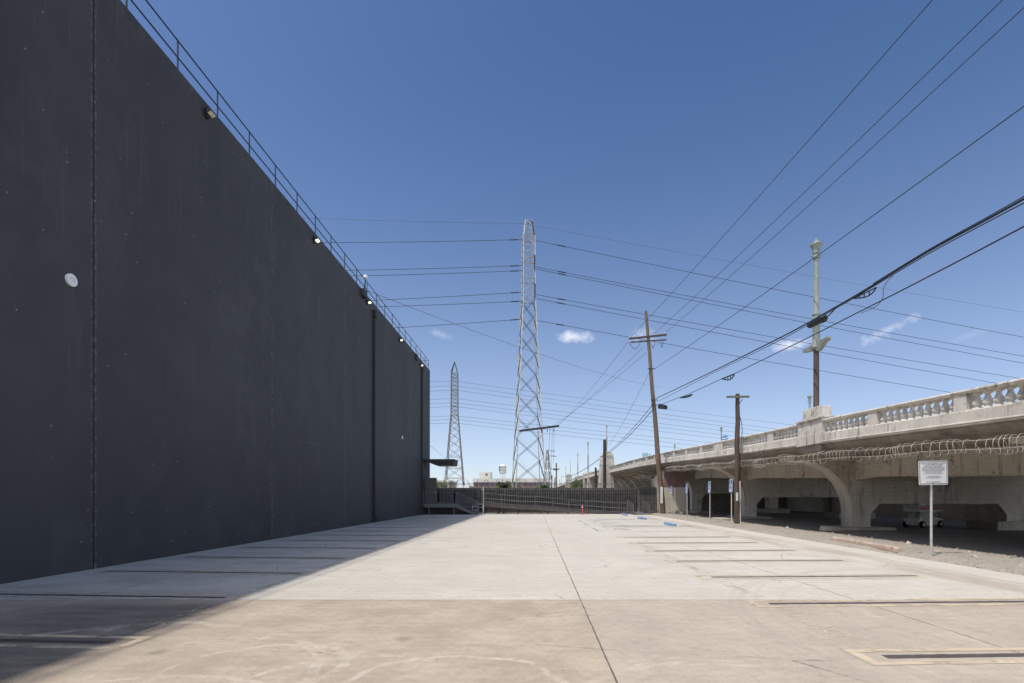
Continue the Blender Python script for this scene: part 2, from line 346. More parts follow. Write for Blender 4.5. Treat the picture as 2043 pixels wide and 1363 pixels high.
MAT['stair'] = simple('grey_painted_steel', (.105, .105, .115), (.145, .145, .155), 4, .55)
MAT['ramp'] = simple('brown_grey_steel', (.070, .064, .060), (.105, .095, .088), 4, .6)
MAT['picket'] = simple('dusty_black_iron', (.085, .08, .075), (.145, .137, .127), 1.4, .75, c3=(.19, .178, .165))
MAT['mesh'] = simple('fence_backing', (.016, .014, .013), (.035, .028, .026), 1.0, .85, c3=(.06, .035, .03))
MAT['wire'] = simple('dark_wire', (.030, .034, .045), (.045, .05, .06), 2, .6)
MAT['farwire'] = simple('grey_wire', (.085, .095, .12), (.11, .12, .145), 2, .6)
MAT['cable'] = simple('black_cable', (.012, .013, .015), (.022, .022, .025), 4, .5)
MAT['razor'] = simple('razor_wire_steel', (.44, .41, .37), (.56, .53, .48), 8, .5, .1)
MAT['wood'] = wood_material('weathered_pole', (.105, .078, .058), (.22, .17, .13), (.15, .108, .082))
MAT['redwood'] = wood_material('redwood_pole', (.066, .047, .037), (.135, .100, .080), (.095, .068, .055))
MAT['darkwood'] = wood_material('dark_weathered_wood', (.042, .036, .031), (.085, .073, .063), (.06, .052, .045))
MAT['crossarm'] = wood_material('crossarm_wood', (.055, .038, .036), (.11, .075, .066), (.09, .055, .05))
MAT['oldarm'] = wood_material('grey_crossarm', (.12, .12, .085), (.20, .19, .14), (.15, .15, .12))
MAT['sage'] = simple('sage_green_paint', (.20, .222, .195), (.285, .305, .27), 2.5, .7, c3=(.20, .22, .18))
MAT['sagedark'] = simple('lamp_verdigris', (.20, .25, .20), (.28, .33, .28), 5, .6)
MAT['oxide'] = simple('red_oxide_primer', (.075, .050, .044), (.11, .076, .067), 2.0, .7, stretch=(1, 1, .4))
MAT['white'] = simple('white_paint', (.72, .72, .70), (.80, .80, .78), 4, .5)
MAT['offwhite'] = simple('dirty_white_paint', (.55, .54, .52), (.72, .70, .68), 5, .6, c3=(.34, .32, .29))
MAT['signwhite'] = simple('sign_face', (.76, .76, .76), (.82, .82, .82), 3, .45)
MAT['signblack'] = simple('sign_ink', (.05, .05, .055), (.07, .07, .075), 3, .6)
MAT['blue'] = simple('sign_blue', (.04, .13, .36), (.06, .17, .42), 4, .45)
MAT['paleblue'] = simple('sunbleached_blue', (.26, .36, .58), (.36, .45, .66), 4, .5)
MAT['wheelblue'] = simple('blue_wheel_stop', (.13, .25, .44), (.21, .35, .54), 5, .7, c3=(.22, .27, .33), bump=.5)
MAT['teal'] = simple('teal_graffiti', (.20, .40, .44), (.36, .52, .55), 3, .5, c3=(.12, .22, .24))
MAT['red'] = simple('red_plastic', (.42, .05, .055), (.52, .09, .085), 5, .5)
MAT['orange'] = simple('rusty_red_panel', (.30, .085, .06), (.40, .14, .10), 5, .6)
MAT['chassis'] = simple('machine_grey', (.40, .385, .37), (.52, .505, .48), 6, .55, c3=(.20, .19, .18))
MAT['rubber'] = simple('tyre_rubber', (.018, .017, .016), (.03, .028, .027), 9, .85)
MAT['tan'] = simple('tan_stucco', (.36, .30, .20), (.46, .39, .27), 2, .85)
MAT['brick'] = simple('red_brown_brick', (.17, .115, .10), (.26, .185, .165), .35, .9, c3=(.32, .27, .25))
MAT['cream'] = simple('cream_concrete', (.52, .49, .44), (.62, .59, .53), .3, .85)
MAT['window'] = simple('dark_window', (.05, .055, .06), (.09, .095, .10), 2, .3)
MAT['leaf'] = leaf_material('palm_leaf', (.07, .10, .022), (.20, .21, .05))
MAT['leaf2'] = leaf_material('tree_leaf', (.045, .085, .02), (.14, .19, .055))
MAT['bark'] = wood_material('bark', (.06, .045, .03), (.12, .09, .065), (.09, .07, .05))
lamp = M('lit_floodlight'); lamp.fin((.9, .9, .8), .4); lamp.b.inputs['Emission Color'].default_value = (1, .88, .52, 1); lamp.b.inputs['Emission Strength'].default_value = 3; MAT['lamp'] = lamp.m
lamp2 = M('dim_floodlight'); lamp2.fin((.30, .29, .25), .5); lamp2.b.inputs['Emission Color'].default_value = (1, .93, .75, 1); lamp2.b.inputs['Emission Strength'].default_value = .10; MAT['lampdim'] = lamp2.m

# ---------------------------------------------------------------- geometry
class MB:
    def __init__(s): s.v = []; s.f = []; s.sm = []
    def add(s, vs, fs, smooth=False):
        o = len(s.v); s.v += [tuple(a) for a in vs]; s.f += [tuple(i+o for i in f) for f in fs]; s.sm += [smooth]*len(fs); return s
    def box(s, a, b, M4=None):
        x0, y0, z0 = a; x1, y1, z1 = b
        vs = [Vector(c) for c in ((x0, y0, z0), (x1, y0, z0), (x1, y1, z0), (x0, y1, z0), (x0, y0, z1), (x1, y0, z1), (x1, y1, z1), (x0, y1, z1))]
        if M4 is not None: vs = [M4 @ v for v in vs]
        return s.add(vs, ((3, 2, 1, 0), (4, 5, 6, 7), (0, 1, 5, 4), (1, 2, 6, 5), (2, 3, 7, 6), (3, 0, 4, 7)))
    def bar(s, p, q, w, h=None, up=(0, 0, 1)):
        """square bar from p to q"""
        p = Vector(p); q = Vector(q); h = w if h is None else h
        d = (q-p).normalized(); u = Vector(up)
        if abs(d.dot(u)) > .98: u = Vector((0, 1, 0))
        a = d.cross(u).normalized(); b = a.cross(d).normalized()
        vs = []
        for c in (p, q):
            for i, j in ((-1, -1), (1, -1), (1, 1), (-1, 1)): vs.append(c+a*(i*w/2)+b*(j*h/2))
        return s.add(vs, ((3, 2, 1, 0), (4, 5, 6, 7), (0, 1, 5, 4), (1, 2, 6, 5), (2, 3, 7, 6), (3, 0, 4, 7)))
    def tube(s, pts, r, n=6, smooth=True, cap=True):
        pts = [Vector(p) for p in pts]; N = len(pts); rs = r if isinstance(r, (list, tuple)) else [r]*N
        vs = []; fs = []; a = None
        for i, p in enumerate(pts):
            d = (pts[min(i+1, N-1)]-pts[max(i-1, 0)]).normalized()
            if a is None:
                a = d.cross(Vector((0, 0, 1)) if abs(d.z) < .9 else Vector((1, 0, 0))).normalized()
            else:
                a = (a-d*a.dot(d)).normalized()
            b = d.cross(a)
            for k in range(n):
                t = 2*pi*k/n; vs.append(p+(a*cos(t)+b*sin(t))*rs[i])
        for i in range(N-1):
            for k in range(n):
                k2 = (k+1) % n; fs.append((i*n+k, i*n+k2, (i+1)*n+k2, (i+1)*n+k))
        s.add(vs, fs, smooth)
        if cap:
            s.add(vs[:n], (tuple(reversed(range(n))),)); s.add(vs[-n:], (tuple(range(n)),))
        return s
    def lathe(s, c, prof, n=12, smooth=True):
        c = Vector(c); vs = []; fs = []
        for z, r in prof:
            for k in range(n):
                t = 2*pi*(k+.5)/n; vs.append(c+Vector((r*cos(t), r*sin(t), z)))
        for i in range(len(prof)-1):
            for k in range(n):
                k2 = (k+1) % n; fs.append((i*n+k, i*n+k2, (i+1)*n+k2, (i+1)*n+k))
        s.add(vs, fs, smooth)
        s.add(vs[:n], (tuple(reversed(range(n))),)); s.add(vs[-n:], (tuple(range(n)),))
        return s
    def prism(s, poly, f0, f1):
        """poly: 2D list; f0,f1 map a 2D point to 3D at either end"""
        n = len(poly); vs = [f0(*p) for p in poly]+[f1(*p) for p in poly]
        fs = [tuple(reversed(range(n))), tuple(range(n, 2*n))]+[(i, (i+1) % n, n+(i+1) % n, n+i) for i in range(n)]
        return s.add(vs, fs)
    def sweepY(s, poly, ys, zf):
        """constant XZ section swept along Y with height offset zf(y)"""
        n = len(poly); vs = []; fs = []
        for y in ys:
            o = zf(y)
            for x, z in poly: vs.append((x, y, z+o))
        for i in range(len(ys)-1):
            for k in range(n):
                k2 = (k+1) % n; fs.append((i*n+k, i*n+k2, (i+1)*n+k2, (i+1)*n+k))
        fs.append(tuple(reversed(range(n)))); fs.append(tuple(range((len(ys)-1)*n, len(ys)*n)))
        return s.add(vs, fs)
    def disc(s, c, nrm, r, th, n=24):
        nrm = Vector(nrm).normalized(); return s.tube([Vector(c), Vector(c)+nrm*th], r, n, False)
    def build(s, name, mat, parent=None, bevel=0.0, origin=None):
        me = bpy.data.meshes.new(name)
        off = Vector(origin) if origin is not None else (Vector(parent.location) if parent is not None and parent.parent is None else Vector((0, 0, 0)))
        if parent is not None and parent.parent is not None: off = parent.matrix_basis.translation + parent.parent.matrix_basis.translation
        me.from_pydata([tuple(Vector(v)-off) for v in s.v], [], s.f); me.update()
        bm = bmesh.new(); bm.from_mesh(me); bmesh.ops.recalc_face_normals(bm, faces=bm.faces); bm.to_mesh(me); bm.free()
        if len(s.sm) == len(me.polygons): me.polygons.foreach_set('use_smooth', s.sm)
        me.materials.append(MAT[mat] if isinstance(mat, str) else mat)
        o = bpy.data.objects.new(name, me); COL.objects.link(o)
        if parent is not None: o.parent = parent
        elif origin is not None: o.location = off
        if bevel:
            b = o.modifiers.new('bevel', 'BEVEL'); b.width = bevel; b.segments = 2; b.limit_method = 'ANGLE'; b.angle_limit = R(40)
        return o

def tag(o, label=None, cat=None, group=None, kind=None):
    if label: o['label'] = label
    if cat: o['category'] = cat
    if group: o['group'] = group
    if kind: o['kind'] = kind
    return o
def thing(name, label, cat, loc=(0, 0, 0), group=None):
    o = bpy.data.objects.new(name, None); COL.objects.link(o); o.location = loc; o.empty_display_size = .2
    return tag(o, label, cat, group)
def copy_tree(o, parent=None):
    c = o.copy(); COL.objects.link(c)
    if parent is not None: c.parent = parent
    for ch in list(o.children): copy_tree(ch, c)
    return c
def text_obj(name, body, size, mat, M4, parent, align='CENTER', ext=.0015):
    cu = bpy.data.curves.new(name, 'FONT'); cu.body = body; cu.size = size; cu.align_x = align; cu.align_y = 'CENTER'; cu.extrude = ext
    cu.resolution_u = 3
    cu.materials.append(MAT[mat]); o = bpy.data.objects.new(name, cu); COL.objects.link(o)
    o.parent = parent
    base = Matrix.Translation(parent.location) if parent.parent is None else Matrix.Translation(parent.location+parent.parent.location)
    o.matrix_local = base.inverted() @ M4
    dg = bpy.context.evaluated_depsgraph_get(); me = bpy.data.meshes.new_from_object(o.evaluated_get(dg)); mo = bpy.data.objects.new(name, me); COL.objects.link(mo); mo.parent = parent; mo.matrix_local = base.inverted() @ M4
    me.materials.clear(); me.materials.append(MAT[mat]); bpy.data.objects.remove(o); mo.name = name; return mo
def frange(a, b, st):
    n = max(1, int(round((b-a)/st))); return [a+(b-a)*i/n for i in range(n+1)]

# ================================================================ GROUND
def sheet(name, x0, x1, y0, y1, z, mat, nx=1, ny=1):
    m = MB(); vs = []; fs = []
    for j in range(ny+1):
        for i in range(nx+1): vs.append((x0+(x1-x0)*i/nx, y0+(y1-y0)*j/ny, z))
    for j in range(ny):
        for i in range(nx): a = j*(nx+1)+i; fs.append((a, a+1, a+nx+2, a+nx+1))
    m.add(vs, fs); o = m.build(name, mat); o['kind'] = 'structure'; return o
sheet('ground', -2500, 2500, -600, 4000, -.16, 'ground', 8, 8)
sheet('underpass_pavement', 13.0, 31.2, -40, 70, -.03, 'asphalt')
sheet('bounce_pavement', 31.2, 85, -60, 70, -.03, 'kerb')  # unseen pale ground added to bounce sunlight under the deck
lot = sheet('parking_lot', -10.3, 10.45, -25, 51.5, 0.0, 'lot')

# gravel verge: an uneven strip with a broken outer lip
def verge():
    m = MB(); nx, ny = 16, 300; y0, y1 = -6.0, 51.0; vs = []; fs = []
    for j in range(ny+1):
        y = y0+(y1-y0)*j/ny
        xa = 10.42+.10*noise.noise((3.1, y*.9, 0))+.05*noise.noise((1, y*3.1, 0)); xb = 13.45+.14*noise.noise((7.7, y*.6, 0))+.05*noise.noise((4, y*2.7, 0))
        if y > 44: xa += (y-44)*.13
        for i in range(nx+1):
            t = i/nx; x = xa+(xb-xa)*t
            h = .035+.075*sin(pi*min(1, t*1.15))**.7 if 0 < t < 1 else .004
            h += .03*noise.noise((x*1.3, y*1.3, 2))+.008*noise.noise((x*5, y*5, 5))
            if i in (0, nx): h = -.02
            vs.append((x, y, max(h, -.03)))
    for j in range(ny):
        for i in range(nx): a = j*(nx+1)+i; fs.append((a, a+1, a+nx+2, a+nx+1))
    m.add(vs, fs, True); o = m.build('gravel_verge', 'gravel'); o['kind'] = 'structure'
verge()
def rubble():
    rnd = random.Random(3); m = MB()
    base = [(0, 0, 1), (0, 0, -1), (1, 0, 0), (-1, 0, 0), (0, 1, 0), (0, -1, 0)]
    faces = ((0, 2, 4), (0, 4, 3), (0, 3, 5), (0, 5, 2), (1, 4, 2), (1, 3, 4), (1, 5, 3), (1, 2, 5))
    for k in range(2600):
        y = rnd.uniform(7, 50) if k % 3 else rnd.uniform(8, 22); x = rnd.triangular(10.4, 13.6, 10.8 if rnd.random() < .6 else 13.1)
        if y > 44: x += (y-44)*.13
        s = rnd.uniform(.010, .032)*(1.0 if rnd.random() < .95 else rnd.uniform(2, 4.5)); 
        rot = Matrix.Rotation(rnd.uniform(0, 6.3), 3, 'Z') @ Matrix.Rotation(rnd.uniform(0, 6.3), 3, 'X')
        vs = [rot @ Vector((a*rnd.uniform(.6, 1.3)*s, b*rnd.uniform(.6, 1.3)*s, c*rnd.uniform(.5, 1)*s)) + Vector((x, y, .075 if 10.9 < x < 13.1 else .03)) for a, b, c in base]
        m.add(vs, faces)
    tag(m.build('gravel_stones', 'stone'), 'loose grey stones scattered along the gravel verge', 'gravel', kind='stuff')
rubble()

# painted stall lines: a closed hairpin in beige with blacked-out centre
def stall_line(xt, xe, yc, slope, side):
    ob = MB(); ib = MB()
    def pt(x, d, z): return (x, yc+(x-xt)*slope+d, z)
    def strip(mb, xa, xb, d0, d1, z):
        n = 90; vs = []; fs = []
        for i in range(n+1):
            x = xa+(xb-xa)*i/n; vs += [pt(x, d0+.012*noise.noise((x*7, yc+d0*9, 0))+.007*noise.noise((x*31, yc, d0)), z), pt(x, d1+.012*noise.noise((x*7, yc+d1*9, 4))+.007*noise.noise((x*31, yc, d1)), z)]
        for i in range(n): fs.append((2*i, 2*i+2, 2*i+3, 2*i+1))
        mb.add(vs, fs)
    s = side
    strip(ob, xt, xe, .16, .26, .004); strip(ob, xt, xe, -.26, -.16, .004); strip(ob, xt, xt+s*.12, -.16, .16, .004)
    strip(ib, xt+s*.30, xe, -.055, .055, .0045)
    a = ob.build('stall_line', 'beige', lot); b = ib.build('blackout_stripe', 'blackpaint', a)
for yc in (5.40, 8.07, 10.72, 13.35, 15.85, 18.5, 21.1): stall_line(3.40, 8.15, yc, .04, 1)
for yc in (5.92, 8.55, 11.25, 13.95, 16.65, 19.35, 22.05, 24.75, 27.45, 30.15, 32.85, 35.55, 38.25, 40.95): stall_line(-4.60, -9.75, yc, -.06*-1, -1) if False else stall_line(-4.60 if yc < 7 else -4.88, -9.75, yc, -.072, -1)
# accessible stalls: faint blue lines, hatching and the wheelchair symbol
bl = MB()
for y in (24.6, 28.2, 29.7, 33.4, 36.9, 38.6, 42.4):
    bl.box((3.6, y-.06, .0040), (8.2, y+.06, .0044))
for y in (24.6, 29.7, 33.4): bl.box((3.04, y, .0040), (3.14, y+2.6, .0044))
bl.build('accessible_stall_lines', 'bluefaint', lot)
ht = MB()
for i in range(12):
    x = 3.9+i*.4; ht.bar((x, 28.3, .0045), (x+1.1, 29.6, .0045), .08, .0006)
    ht.bar((x, 36.9, .0045), (x+1.1, 38.4, .0045), .08, .0006)
ht.build('access_aisle_hatching', 'greyfaint', lot)
for (x, y) in ((4.5, 26.3), (4.5, 31.5), (4.5, 35.1)):
    sy = MB(); ring = [(x+.42*cos(t), y+.42*sin(t), .0045) for t in [k*2*pi/24+1.1 for k in range(18)]]
    for i in range(len(ring)-1): sy.bar(ring[i], ring[i+1], .11, .0008)
    sy.bar((x-.55, y, .005), (x+.1, y, .005), .12, .0008); sy.bar((x+.1, y, .005), (x+.45, y-.35, .005), .12, .0008); sy.lathe((x-.78, y, .0042), [(0, .12), (.0008, .12)], 10)
    sy.build('wheelchair_symbol', 'greyfaint', lot)
def pavement_text(x, y, rz, body='COMPACT', size=.34):
    M4 = Matrix.Translation((x, y, .0046)) @ Matrix.Rotation(rz, 4, 'Z')
    text_obj('stencil_lettering', body, size, 'lettering', M4, lot, ext=.0)
for y in (7.15, 9.85, 12.55, 15.25, 17.95): pavement_text(-4.98, y, pi/2)
for y in (6.9, 9.35, 12.0, 14.6, 17.2): pavement_text(3.72, y, -pi/2)
pavement_text(3.9, 29.0, -pi/2, 'NO PARKING', .45); 

# ================================================================ DARK WAREHOUSE
WX = -10.3; WH = 14.04
bld = thing('warehouse', 'huge windowless charcoal-painted concrete warehouse along the left of the lot', 'warehouse', (WX, 18, 0))
jy = [-26, -18.5, -11, -3.6, 4.1, 11.96, 20.07, 27.75, 35.4, 42.75, 50.3]
for a, b in zip(jy[:-1], jy[1:]):
    g0 = .026 if abs(a-11.96) < .01 else .010; g1 = .026 if abs(b-11.96) < .01 else .010
    if b == 50.3: g1 = 0
    MB().box((WX-.25, a+g0, -.1), (WX, b-g1, WH)).build('wall_panel', 'wall', bld, bevel=.012)
MB().box((-46, -26, -.1), (WX-.252, 50.3, WH-.25)).build('inner_wall', 'black', bld)
sl = MB()
for y in jy[1:-1]:
    if abs(y-11.96) < .01: sl.tube([(WX-.03, y, z) for z in frange(0, WH, 1)], .022, 6)
sl.build('joint_sealant', 'black', bld)
# rooftop guard rail
rl = MB(); rx = WX-.10; pyy = [y for y in [14.91-1.87*k for k in range(20)] if y > -25]+[14.91+1.87*k for k in range(1, 20)]
pyy = sorted(y for y in pyy if y < 50.2)
for h in (.44, .93): rl.tube([(rx, -25, WH+h), (rx, 50.1, WH+h)], .024, 6); rl.tube([(rx, 50.1, WH+h), (rx-2.6, 50.1, WH+h)], .024, 6)
rails = rl.build('guard_rail', 'rail', bld)
for y in pyy+[50.1]: MB().tube([(rx, y, WH-.02), (rx, y, WH+.95)], .024, 6).build('post', 'rail', rails)
for x in (rx-1.3, rx-2.6): MB().tube([(x, 50.1, WH-.3), (x, 50.1, WH+.95)], .024, 6).build('post', 'rail', rails)
# floodlights under the parapet
for i, (fy, fz) in enumerate(((16.0, 13.62), (23.8, 13.56), (31.3, 13.52), (38.8, 13.5), (45.9, 13.4))):
    d = Matrix.Translation((WX, fy, fz))
    tilt = Matrix.Rotation(R(-22), 4, 'Y')
    b = MB(); b.box((0, -.06, -.10), (.10, .06, .18), d); b.tube([d @ Vector((.03, .05, .18)), d @ Vector((.05, .13, .33)), d @ Vector((.02, .2, .42))], .012, 5)
    Mh = d @ Matrix.Translation((.12, 0, .02)) @ tilt
    b.box((-.02, -.13, -.035), (.16, .13, .035), Mh)
    for k in range(5): b.box((.0+k*.03, -.13, .035), (.01+k*.03, .13, .06), Mh)
    h = b.build('floodlight', 'black', bld)
    l = MB()
    for q in range(3): l.box((.01, -.118+q*.08, -.043), (.145, -.042+q*.08, -.036), Mh)
    l.build('lens', 'lampdim' if i == 0 else 'lamp', h)
# downspouts
for y, w, zt in ((32.62, .11, 13.1), (46.45, .09, 12.9)):
    m = MB(); m.box((WX+.003, y-w, .35), (WX+.17, y+w, zt)); m.box((WX+.003, y-w*1.6, zt), (WX+.22, y+w*1.6, zt+.42))
    m.box((WX+.003, y-w*1.15, .12), (WX+.34, y+w*1.15, .36))
    ds = m.build('downspout', 'black', bld, bevel=.01)
    for z in (2.5, 5, 7.5, 10): MB().box((WX+.004, y-w*1.25, z), (WX+.178, y+w*1.25, z+.06)).build('pipe_strap', 'black', ds)
# white round vent covers
for (y, z) in ((11.35, 1.7+(HY-559)*11.35/F), (39.75, 1.7+(HY-873)*39.75/F)):
    v = MB().disc((WX+.002, y, z), (1, 0, 0), .135, .045, 28).build('vent_cover', 'white', bld, bevel=.008)
    MB().tube([(WX+.049, y+.05*cos(t), z+.05*sin(t)) for t in [k*pi/10-1 for k in range(14)]], .005, 5).build('grille_ring', 'chassis', v)
# roof camera with bracket, junction boxes, brackets near the corner
cm = MB(); yb = 30.5
cm.box((WX+.003, yb-.28, 13.55), (WX+.22, yb+.22, 13.98)); cm.tube([(WX+.10, yb, 13.9), (WX+.18, yb, 14.35), (WX+.16, yb+.12, 14.75)], .03, 6)
cm.tube([(WX+.10, yb+.22, 13.9), (WX+.12, yb+.26, 14.5), (WX+.16, yb+.12, 14.75)], .02, 5)
cb = cm.build('camera_bracket', 'black', bld)
dome = MB(); dome.lathe((WX+.17, yb+.14, 14.72), [(0, .03), (.02, .10), (.10, .13), (.17, .11), (.22, .03)], 12); dome.build('security_camera', 'white', cb)
bk = MB(); bk.bar((WX+.02, 44.1, 13.98), (WX+.42, 44.1, 13.45), .06); bk.bar((WX+.02, 44.6, 13.98), (WX+.42, 44.6, 13.45), .06); bk.box((WX+.003, 44.0, 13.5), (WX+.12, 44.7, 13.98)); bk.build('corner_bracket', 'black', bld)
# entrance canopy, open door and side light beyond the second downspout
cp = MB().prism([(WX+.003, 5.12), (-7.38, 5.12), (-7.50, 4.55), (-9.15, 4.55), (WX+.003, 5.0)], lambda x, z: (x, 47.2, z), lambda x, z: (x, 49.4, z))
cp.build('entrance_canopy', 'black', bld, bevel=.02)
dr = MB().box((WX+.02, 47.9, 1.06), (WX+1.12, 47.96, 3.42)); door = dr.build('open_door', 'ramp', bld)
dh = MB(); dh.box((WX+1.0, 47.84, 1.95), (WX+1.07, 47.9, 2.15)); dh.tube([(WX+.88, 47.83, 2.05), (WX+1.04, 47.83, 2.05)], .018, 6); dh.build('door_handle', 'steel', door)
MB().box((WX+.004, 48.0, 1.05), (WX+.05, 49.1, 3.5)).build('door_opening', 'black', bld)

# ================================================================ LOADING STAIR
st = thing('entry_stair', 'grey steel landing and stairs with railings at the warehouse door', 'stairs', (-8.5, 47, 0))
yF, yB, zL = 46.95, 49.6, 1.02
MB().box((WX+.01, yF, zL-.36), (-7.35, yF+.08, zL)).build('landing_beam', 'stair', st)
MB().box((WX+.01, yF+.082, zL-.06), (-7.35, yB, zL)).build('landing_deck', 'stair', st)
for x in (-9.72, -7.42):
    for y in (yF+.1, yB-.1): MB().box((x-.05, y-.05, 0), (x+.05, y+.05, zL-.062)).build('leg', 'stair', st)
xs0, xs1 = -7.35, -5.30
for y in (yF+.02, yF+1.25):
    MB().prism([(xs0, zL), (xs1, .12), (xs1, -.02), (xs1-.35, -.02), (xs0, zL-.34)], lambda x, z, y=y: (x, y-.03, z), lambda x, z, y=y: (x, y+.03, z)).build('stringer', 'stair', st)
MB().box((WX+.02, yF+.3, 0), (-5.5, yF+.32, .62)).build('shade_sheet', 'mesh', st)  # dark sheet added to stand for the black shade under the landing
for k in range(6):
    z = zL-(k+1)*.165; x = xs0+.05+k*.33
    MB().box((x, yF+.06, z-.035), (x+.31, yF+1.21, z)).build('step', 'stair', st)
def railing(mb, p, q, h=1.07, gap=.11, low=.10, r=.022, posts=True):
    p = Vector(p); q = Vector(q); u = Vector((0, 0, 1)); mb.bar(p+u*h, q+u*h, .05, .04); mb.bar(p+u*low, q+u*low, .04, .03)
    n = max(2, int((q-p).length/gap))
    for i in range(n+1):
        c = p.lerp(q, i/n); big = posts and i in (0, n); mb.bar(c+u*(0 if big else low), c+u*(h+(.03 if big else 0)), .055 if big else .018)
for p, q in (((WX+.1, yF+.03, zL), (-8.85, yF+.03, zL)), ((-8.85, yF+.03, zL), (-7.38, yF+.03, zL)), ((-7.38, yF+.03, zL), (xs1+.02, yF+.03, .12)), ((-7.38, yF+1.22, zL), (xs1+.02, yF+1.22, .12)), ((WX+.1, yB-.05, zL), (-4.9, yB-.05, zL))):
    m = MB(); railing(m, p, q); m.build('railing', 'stair', st)
m = MB()
for z in (.35, .72): m.tube([(xs1+.04, yF+.03, z+.05), (xs1-.42, yF+.03, z+.05)], .02, 6)
m.tube([(xs1+.04, yF+.03, .38), (xs1+.04, yF+.03, .80)], .02, 6); m.tube([(xs1-.42, yF+.03, .38), (xs1-.42, yF+.03, .80)], .02, 6)
m.build('handrail_return', 'steel', st)

# ================================================================ ACCESS RAMP
rp = thing('access_ramp', 'long dark steel wheelchair ramp sloping down in front of the picket fence', 'ramp', (1.6, 48.9, 0))
yr0, yr1 = 48.55, 49.95
prof = [(-7.35, 1.02), (-4.85, 1.0), (-1.6, .72), (.4, .66), (3.2, .40), (8.3, .04)]
def rz(x):
    for (a, za), (b, zb) in zip(prof[:-1], prof[1:]):
        if a <= x <= b: return za+(zb-za)*(x-a)/(b-a)
    return 0.04
for y in (yr0, yr1):
    m = MB()
    for (a, za), (b, zb) in zip(prof[1:-1], prof[2:]):
        m.prism([(a, za+.02), (b, zb+.02), (b, max(zb-.28, -.01)), (a, za-.28)], lambda x, z, y=y: (x, y-.03, z), lambda x, z, y=y: (x, y+.03, z))
    m.build('side_beam', 'ramp', rp)
m = MB()
for (a, za), (b, zb) in zip(prof[1:-1], prof[2:]): m.prism([(a, za), (b, zb), (b, zb-.05), (a, za-.05)], lambda x, z: (x, yr0+.032, z), lambda x, z: (x, yr1-.032, z))
m.build('ramp_deck', 'ramp', rp)
for y in (yr0, yr1):
    m = MB()
    for h in (.50, .98):
        m.tube([(x, y, z+h) for x, z in prof[1:]]+[(8.9, y, .04+h)], .024, 6)
    m.tube([(x, y, z+.12) for x, z in prof[1:]], .016, 5)
    hr = m.build('handrail', 'stair', rp)
    for x in frange(-4.85, 8.2, 1.63): MB().tube([(x, y, rz(x)-.05), (x, y, rz(x)+.98)], .022, 6).build('post', 'stair', hr)
for x in (-4.75, -3.5, -3.0, -1.6, .55, 1.25, 3.2, 5.1):
    for y in (yr0+.08, yr1-.08): MB().box((x-.04, y-.04, 0), (x+.04, y+.04, max(.02, rz(x)-.06))).build('leg', 'black', rp)
# lower landing with barred sides turned towards the lot
for x in (8.98, 10.42):
    m = MB()
    for k in range(9): m.bar((x, 49.6, .12+k*.14+.10), (x, 46.5, .02+k*.115), .03)
    m.bar((x, 46.5, 0), (x, 46.5, 1.0), .06); m.bar((x, 49.6, 0), (x, 49.6, 1.36), .06); m.build('barred_side', 'stair', rp)
MB().prism([(49.9, .16), (49.9, .10), (46.6, .006), (46.5, .02)], lambda y, z: (9.03, y, z), lambda y, z: (10.37, y, z)).build('landing_plate', 'stair', rp)
MB().box((8.3, 48.6, .02), (8.96, 49.9, .16)).build('lower_landing', 'ramp', rp)
# pale conduit riser beside the stair foot
cd = MB()
x = -4.86; cd.tube([(x, 48.3, 0), (x, 48.3, .55)], .05, 8); cd.tube([(x, 48.3, .8), (x, 48.3, 2.55)], .035, 6); cd.tube([(x-.9, 48.3, .95), (x, 48.3, .95)], .025, 6); cd.tube([(x-1.0, 48.3, .72), (x-.1, 48.3, .66)], .02, 6); cd.box((x-.07, 48.25, .5), (x+.07, 48.36, .82)); cd.box((x-.06, 48.22, 2.2), (x+.06, 48.3, 2.55))
tag(cd.build('conduit_riser', 'post', origin=(x, 48.3, 0)), 'pale pipe riser standing between the stair foot and the ramp', 'pipe')

